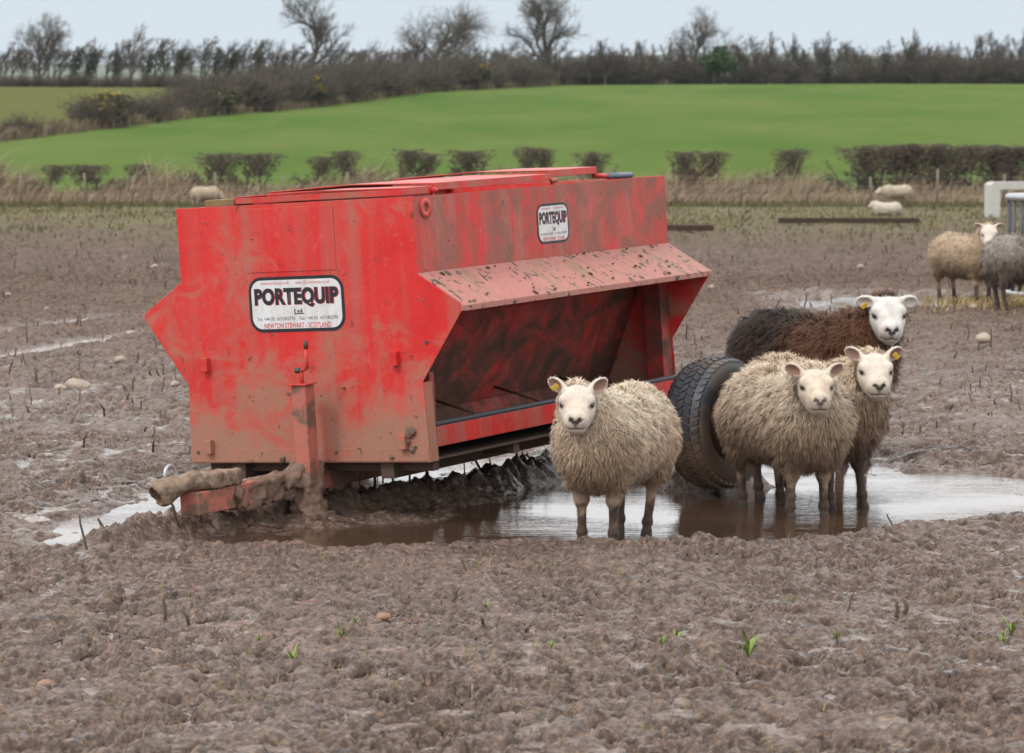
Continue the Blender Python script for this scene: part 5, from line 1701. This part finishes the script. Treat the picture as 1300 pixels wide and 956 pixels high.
o = link('strands', blades('hay_strands', P, np.full(n, .16), (0, 0, -.5), .006, (.46, .35, .14), (.36, .27, .12), 9), M_BLADE, hay); tag(o, kind='stuff')
n = 2600
x = RX - .6 + rng.normal(-.3, .75, n); y = RY - 2.5 + rng.normal(0, .6, n)
P = np.stack([x, y, base_z(x, y)], 1)
o = link('spilt_hay', blades('spilt_hay', P, np.full(n, .12), (.3, .0, -.8), .006, (.40, .30, .14), (.30, .22, .11), 10), M_BLADE)
tag(o, 'spilt yellow hay trodden into mud below the hay ring', 'hay', kind='stuff')

# concrete frame further back
CXF, CYF = (1257 - CX) / F_PX * 88.0, 88.0
cf = MB()
W_, H_, TH, DP = 2.4, 1.0, .26, 1.2
outer = [(0, 0), (W_, 0), (W_, H_), (.14, H_), (0, H_ - .14)]
cf.box(0, TH, 0, DP, 0, H_ - .20); cf.box(W_ - TH, W_, 0, DP, 0, H_ - .20)
cf.prism([(0, H_ - .20), (W_, H_ - .20), (W_, H_), (.10, H_), (0, H_ - .08)], -.003, DP)
o = cf.build('concrete_frame', plain('pale_concrete', (.46, .45, .42), .85, 0, .2, 4))
o.location = (CXF, CYF, bz(CXF, CYF) - .03); tag(o, 'pale square concrete frame standing behind the hay ring', 'frame')

# stones
M_STONE = plain('pale_stone', (.33, .265, .215), .75, 0, .35, 5)
M_STONE_RED = plain('orange_stone', (.28, .155, .105), .7, 0, .3, 6)
def stone_mesh(seed):
    rng = np.random.default_rng(seed)
    V, Q = surface_net(lambda P: ell(P, (0, 0, 0), (.5, .36, .26)) + noise3(P * 3.0, seed) * .09, (-.7, -.6, -.5), (.7, .6, .5), .085)
    return mesh_np('stone', V, Q, smooth_shade=True)
SM = [stone_mesh(40 + i) for i in range(4)]
stones = [(166, 437, .17, 0), (109, 420, .10, 0), (77, 497, .12, 0), (99, 494, .22, 0), (153, 471, .11, 0), (222, 495, .08, 0), (9, 392, .12, 0), (1249, 449, .20, 0), (903, 387, .10, 0),
          (487, 779, .075, 1), (57, 856, .075, 1), (105, 859, .04, 0), (1092, 352, .14, 0), (1236, 412, .10, 0), (30, 362, .13, 0), (196, 346, .14, 0), (60, 410, .09, 0), (650, 806, .035, 0), (1128, 742 + 77, .035, 0)]
for i, (px_, py_, s_, k_) in enumerate(stones):
    x, y = gpt(px_, py_, .03)
    me = SM[i % 4] if k_ == 0 else SM[(i + 1) % 4].copy()
    if k_:
        me.materials.clear(); me.materials.append(M_STONE_RED)
    o = link('stone', me, M_STONE)
    o.location = (x, y, gz(x, y) + s_ * .14); o.rotation_euler = (rg.uniform(-.2, .2), rg.uniform(-.2, .2), rg.uniform(0, 6)); o.scale = (s_, s_, s_)
    tag(o, 'orange brown stone lying in the trampled mud' if k_ else 'pale grey stone lying half sunk in the trampled mud', 'stone', 'orange stones in the mud' if k_ else 'pale stones in the mud')

# stalks of the eaten crop
M_STALK = plain('dead_crop_stalk', (.088, .062, .043), .85, 0, .5, 40)
def stalk_mesh(seed):
    r_ = random.Random(seed); m = MB()
    h_ = 1.0; pts = [(0, 0, -.3)]; x = y = 0
    for i in range(4):
        x += r_.uniform(-.08, .08); y += r_.uniform(-.08, .08); pts.append((x, y, h_ * (i + 1) / 4))
    m.tube(pts, [.085, .075, .07, .065, .045], 6)
    if seed % 2: m.tube([(x * .6, y * .6, .55), (x * .6 + .16, y * .6, .75)], [.04, .02], 5)
    return m
STM = [stalk_mesh(60 + i) for i in range(5)]
STMESH = [m.mesh('stalk', True) for m in STM]
for m in STMESH: m.materials.append(M_STALK)
def in_water(x, y): return float(poly_sdf(np.array([x]), np.array([y]), PUDDLE_MAIN)[0]) < .1 and True
stalk_spots = []
for (px_, py_, hh) in ((146 + 0, 672, .16), (111, 702, .17), (229, 676, .15), (300, 655, .14), (275, 652, .14), (470, 618, .13), (485, 622, .14), (545, 612, .18), (590, 604, .17), (612, 596, .16), (655, 590, .15), (668, 588, .16), (420, 632, .14), (440, 628, .16), (330, 648, .10), (210, 793, .10), (243, 800, .09), (1138, 786, .07), (1150, 782, .07), (555, 772, .06), (575, 766, .05), (505, 620, .15), (520, 614, .12), (455, 625, .12)):
    stalk_spots.append((*gpt(px_, py_, .0), hh))
for _ in range(9000):
    if len(stalk_spots) >= 1150: break
    d_ = 12 + 62 * rg.random() ** .8
    x = rg.uniform(-.172, .172) * d_
    if d_ < 22 and rg.random() < .72: continue
    if in_water(x, d_): continue
    stalk_spots.append((x, d_, rg.choice((.04, .06, .08, .11, .15)) * rg.uniform(.8, 1.2) * (1.0 if d_ > 20 else .6)))
key = sorted(range(len(stalk_spots)), key=lambda i: -stalk_spots[i][2] / stalk_spots[i][1])
xs = np.array([s_[0] for s_ in stalk_spots]); ys = np.array([s_[1] for s_ in stalk_spots])
zs, _w = field_z(xs, ys)
rest = MB()
for rank, i in enumerate(key):
    x, y, hh = stalk_spots[i]
    tx, ty, rz = rg.gauss(0, .22), rg.gauss(0, .22), rg.uniform(0, 6.28)
    wd = rg.uniform(.05, .13)
    if rank < 290:
        o = link('crop_stalk', STMESH[rank % 5]); o.location = (x, y, zs[i] - .005)
        o.rotation_euler = (tx, ty, rz); o.scale = (wd, wd, hh)
        tag(o, 'dead brown crop stalk sticking up out of the mud', 'stalk', 'dead crop stalks in the mud')
    else:
        Mx = Matrix.Translation((x, y, zs[i] - .005)) @ Matrix.Rotation(rz, 4, 'Z') @ Matrix.Rotation(tx, 4, 'X') @ Matrix.Rotation(ty, 4, 'Y') @ Matrix.Diagonal((wd * 1.15, wd * 1.15, hh, 1))
        m = STM[0] if rank % 2 else STM[2]
        rest.add([Mx @ Vector(v) for v in m.V], m.F)
o = rest.build('crop_stubble', M_STALK, None, True); tag(o, 'dead crop stubble scattered over the far mud', 'stubble', kind='stuff')

n = 6500
d_ = 19 + 58 * rng.random(n) ** .85; x = rng.uniform(-.18, .18, n) * d_
cl = rng.random(n) < .45 + .8 * perlin(x * .8, d_ * .4, 33)
x, d_ = x[cl], d_[cl]
wet_ = poly_sdf(x, d_, PUDDLE_FAR) < .2
x, d_ = x[~wet_], d_[~wet_]
P = np.stack([x, d_, field_z(x, d_)[0] - .01], 1)
o = link('withered_stubble', blades('withered_stubble', P, rng.uniform(.04, .13, len(x)), (.1, 0, 0), .007, (.060, .042, .030), (.165, .118, .080), 34, bright=.4), M_BLADE)
tag(o, 'short withered stubble dotted over the muddy field', 'stubble', kind='stuff')
# straw and leaf bits trodden on the surface
rng = np.random.default_rng(91)
n = 2600
d_ = 9 + 14 * rng.random(n) ** 1.3; x = rng.uniform(-.17, .17, n) * d_
z, w_ = field_z(x, d_)
ok = w_ < .3
P = np.stack([x, d_, z + .003], 1)[ok]; n = len(P)
o = link('straw_bits', blades('straw_bits', P, rng.uniform(.02, .07, n), (.5, .2, -.5), .0018, (.30, .23, .13), (.16, .11, .07), 12), M_BLADE)
tag(o, 'short bits of straw trodden into the near mud', 'straw', kind='stuff')
n = 800
d_ = 9 + 6 * rng.random(n); x = rng.uniform(-.17, .17, n) * d_
cl = perlin(x * .9, d_ * .9, 15) > .05
x, d_ = x[cl], d_[cl]; n = len(x)
z, w_ = field_z(x, d_)
P = np.stack([x, d_, z], 1)
o = link('grass_sprouts', blades('grass_sprouts', P, rng.uniform(.015, .045, n), (.3, 0, 0), .0025, (.14, .19, .035), (.22, .24, .07), 13), M_BLADE)
tag(o, 'sparse tiny green grass sprouts in the near mud', 'grass', kind='stuff')
# small green weeds
M_WEED = plain('weed_leaf', (.17, .25, .045), .5, 0, .3, 30)
def weed_mesh(seed, leaves_=15):
    r_ = random.Random(seed); m = MB()
    for i in range(leaves_):
        a = r_.uniform(0, 6.28); L_ = r_.uniform(.5, 1.0); up = r_.uniform(.6, 1.6)
        c, s_ = math.cos(a), math.sin(a); w_ = .065
        pts = [(0, 0, -.1), (c * L_ * .25, s_ * L_ * .25, L_ * .45 * up), (c * L_ * .5, s_ * L_ * .5, L_ * .75 * up), (c * L_ * .75, s_ * L_ * .75, L_ * .85 * up)]
        ww = (.03, w_ * .7, w_, .01)
        V = []
        for p, q in zip(pts, ww): V += [(p[0] - s_ * q, p[1] + c * q, p[2]), (p[0] + s_ * q, p[1] - c * q, p[2])]
        m.add(V, [(0, 1, 3, 2), (2, 3, 5, 4), (4, 5, 7, 6)])
    return m.mesh('weed', True)
WM = [weed_mesh(80 + i) for i in range(3)]
for m in WM: m.materials.append(M_WEED)
for i, (px_, py_, s_) in enumerate(((950, 842, .085), (857, 812, .07), (434, 812, .05), (372, 838, .055), (1284, 805, .06), (1272, 812, .05), (840, 822, .04), (488, 842, .03), (452, 800, .03), (618, 775, .03), (245, 770, .03), (330, 818, .03), (700, 835, .03), (1062, 808, .03), (1195, 848, .03), (985, 812, .03))):
    x, y = gpt(px_, py_, .01)
    o = link('weed', WM[i % 3]); o.location = (x, y, gz(x, y) - .003); o.rotation_euler = (0, 0, rg.uniform(0, 6)); o.scale = (s_,) * 3
    tag(o, 'small bright green weed sprouting from the near mud', 'weed', 'green weeds in the near mud')
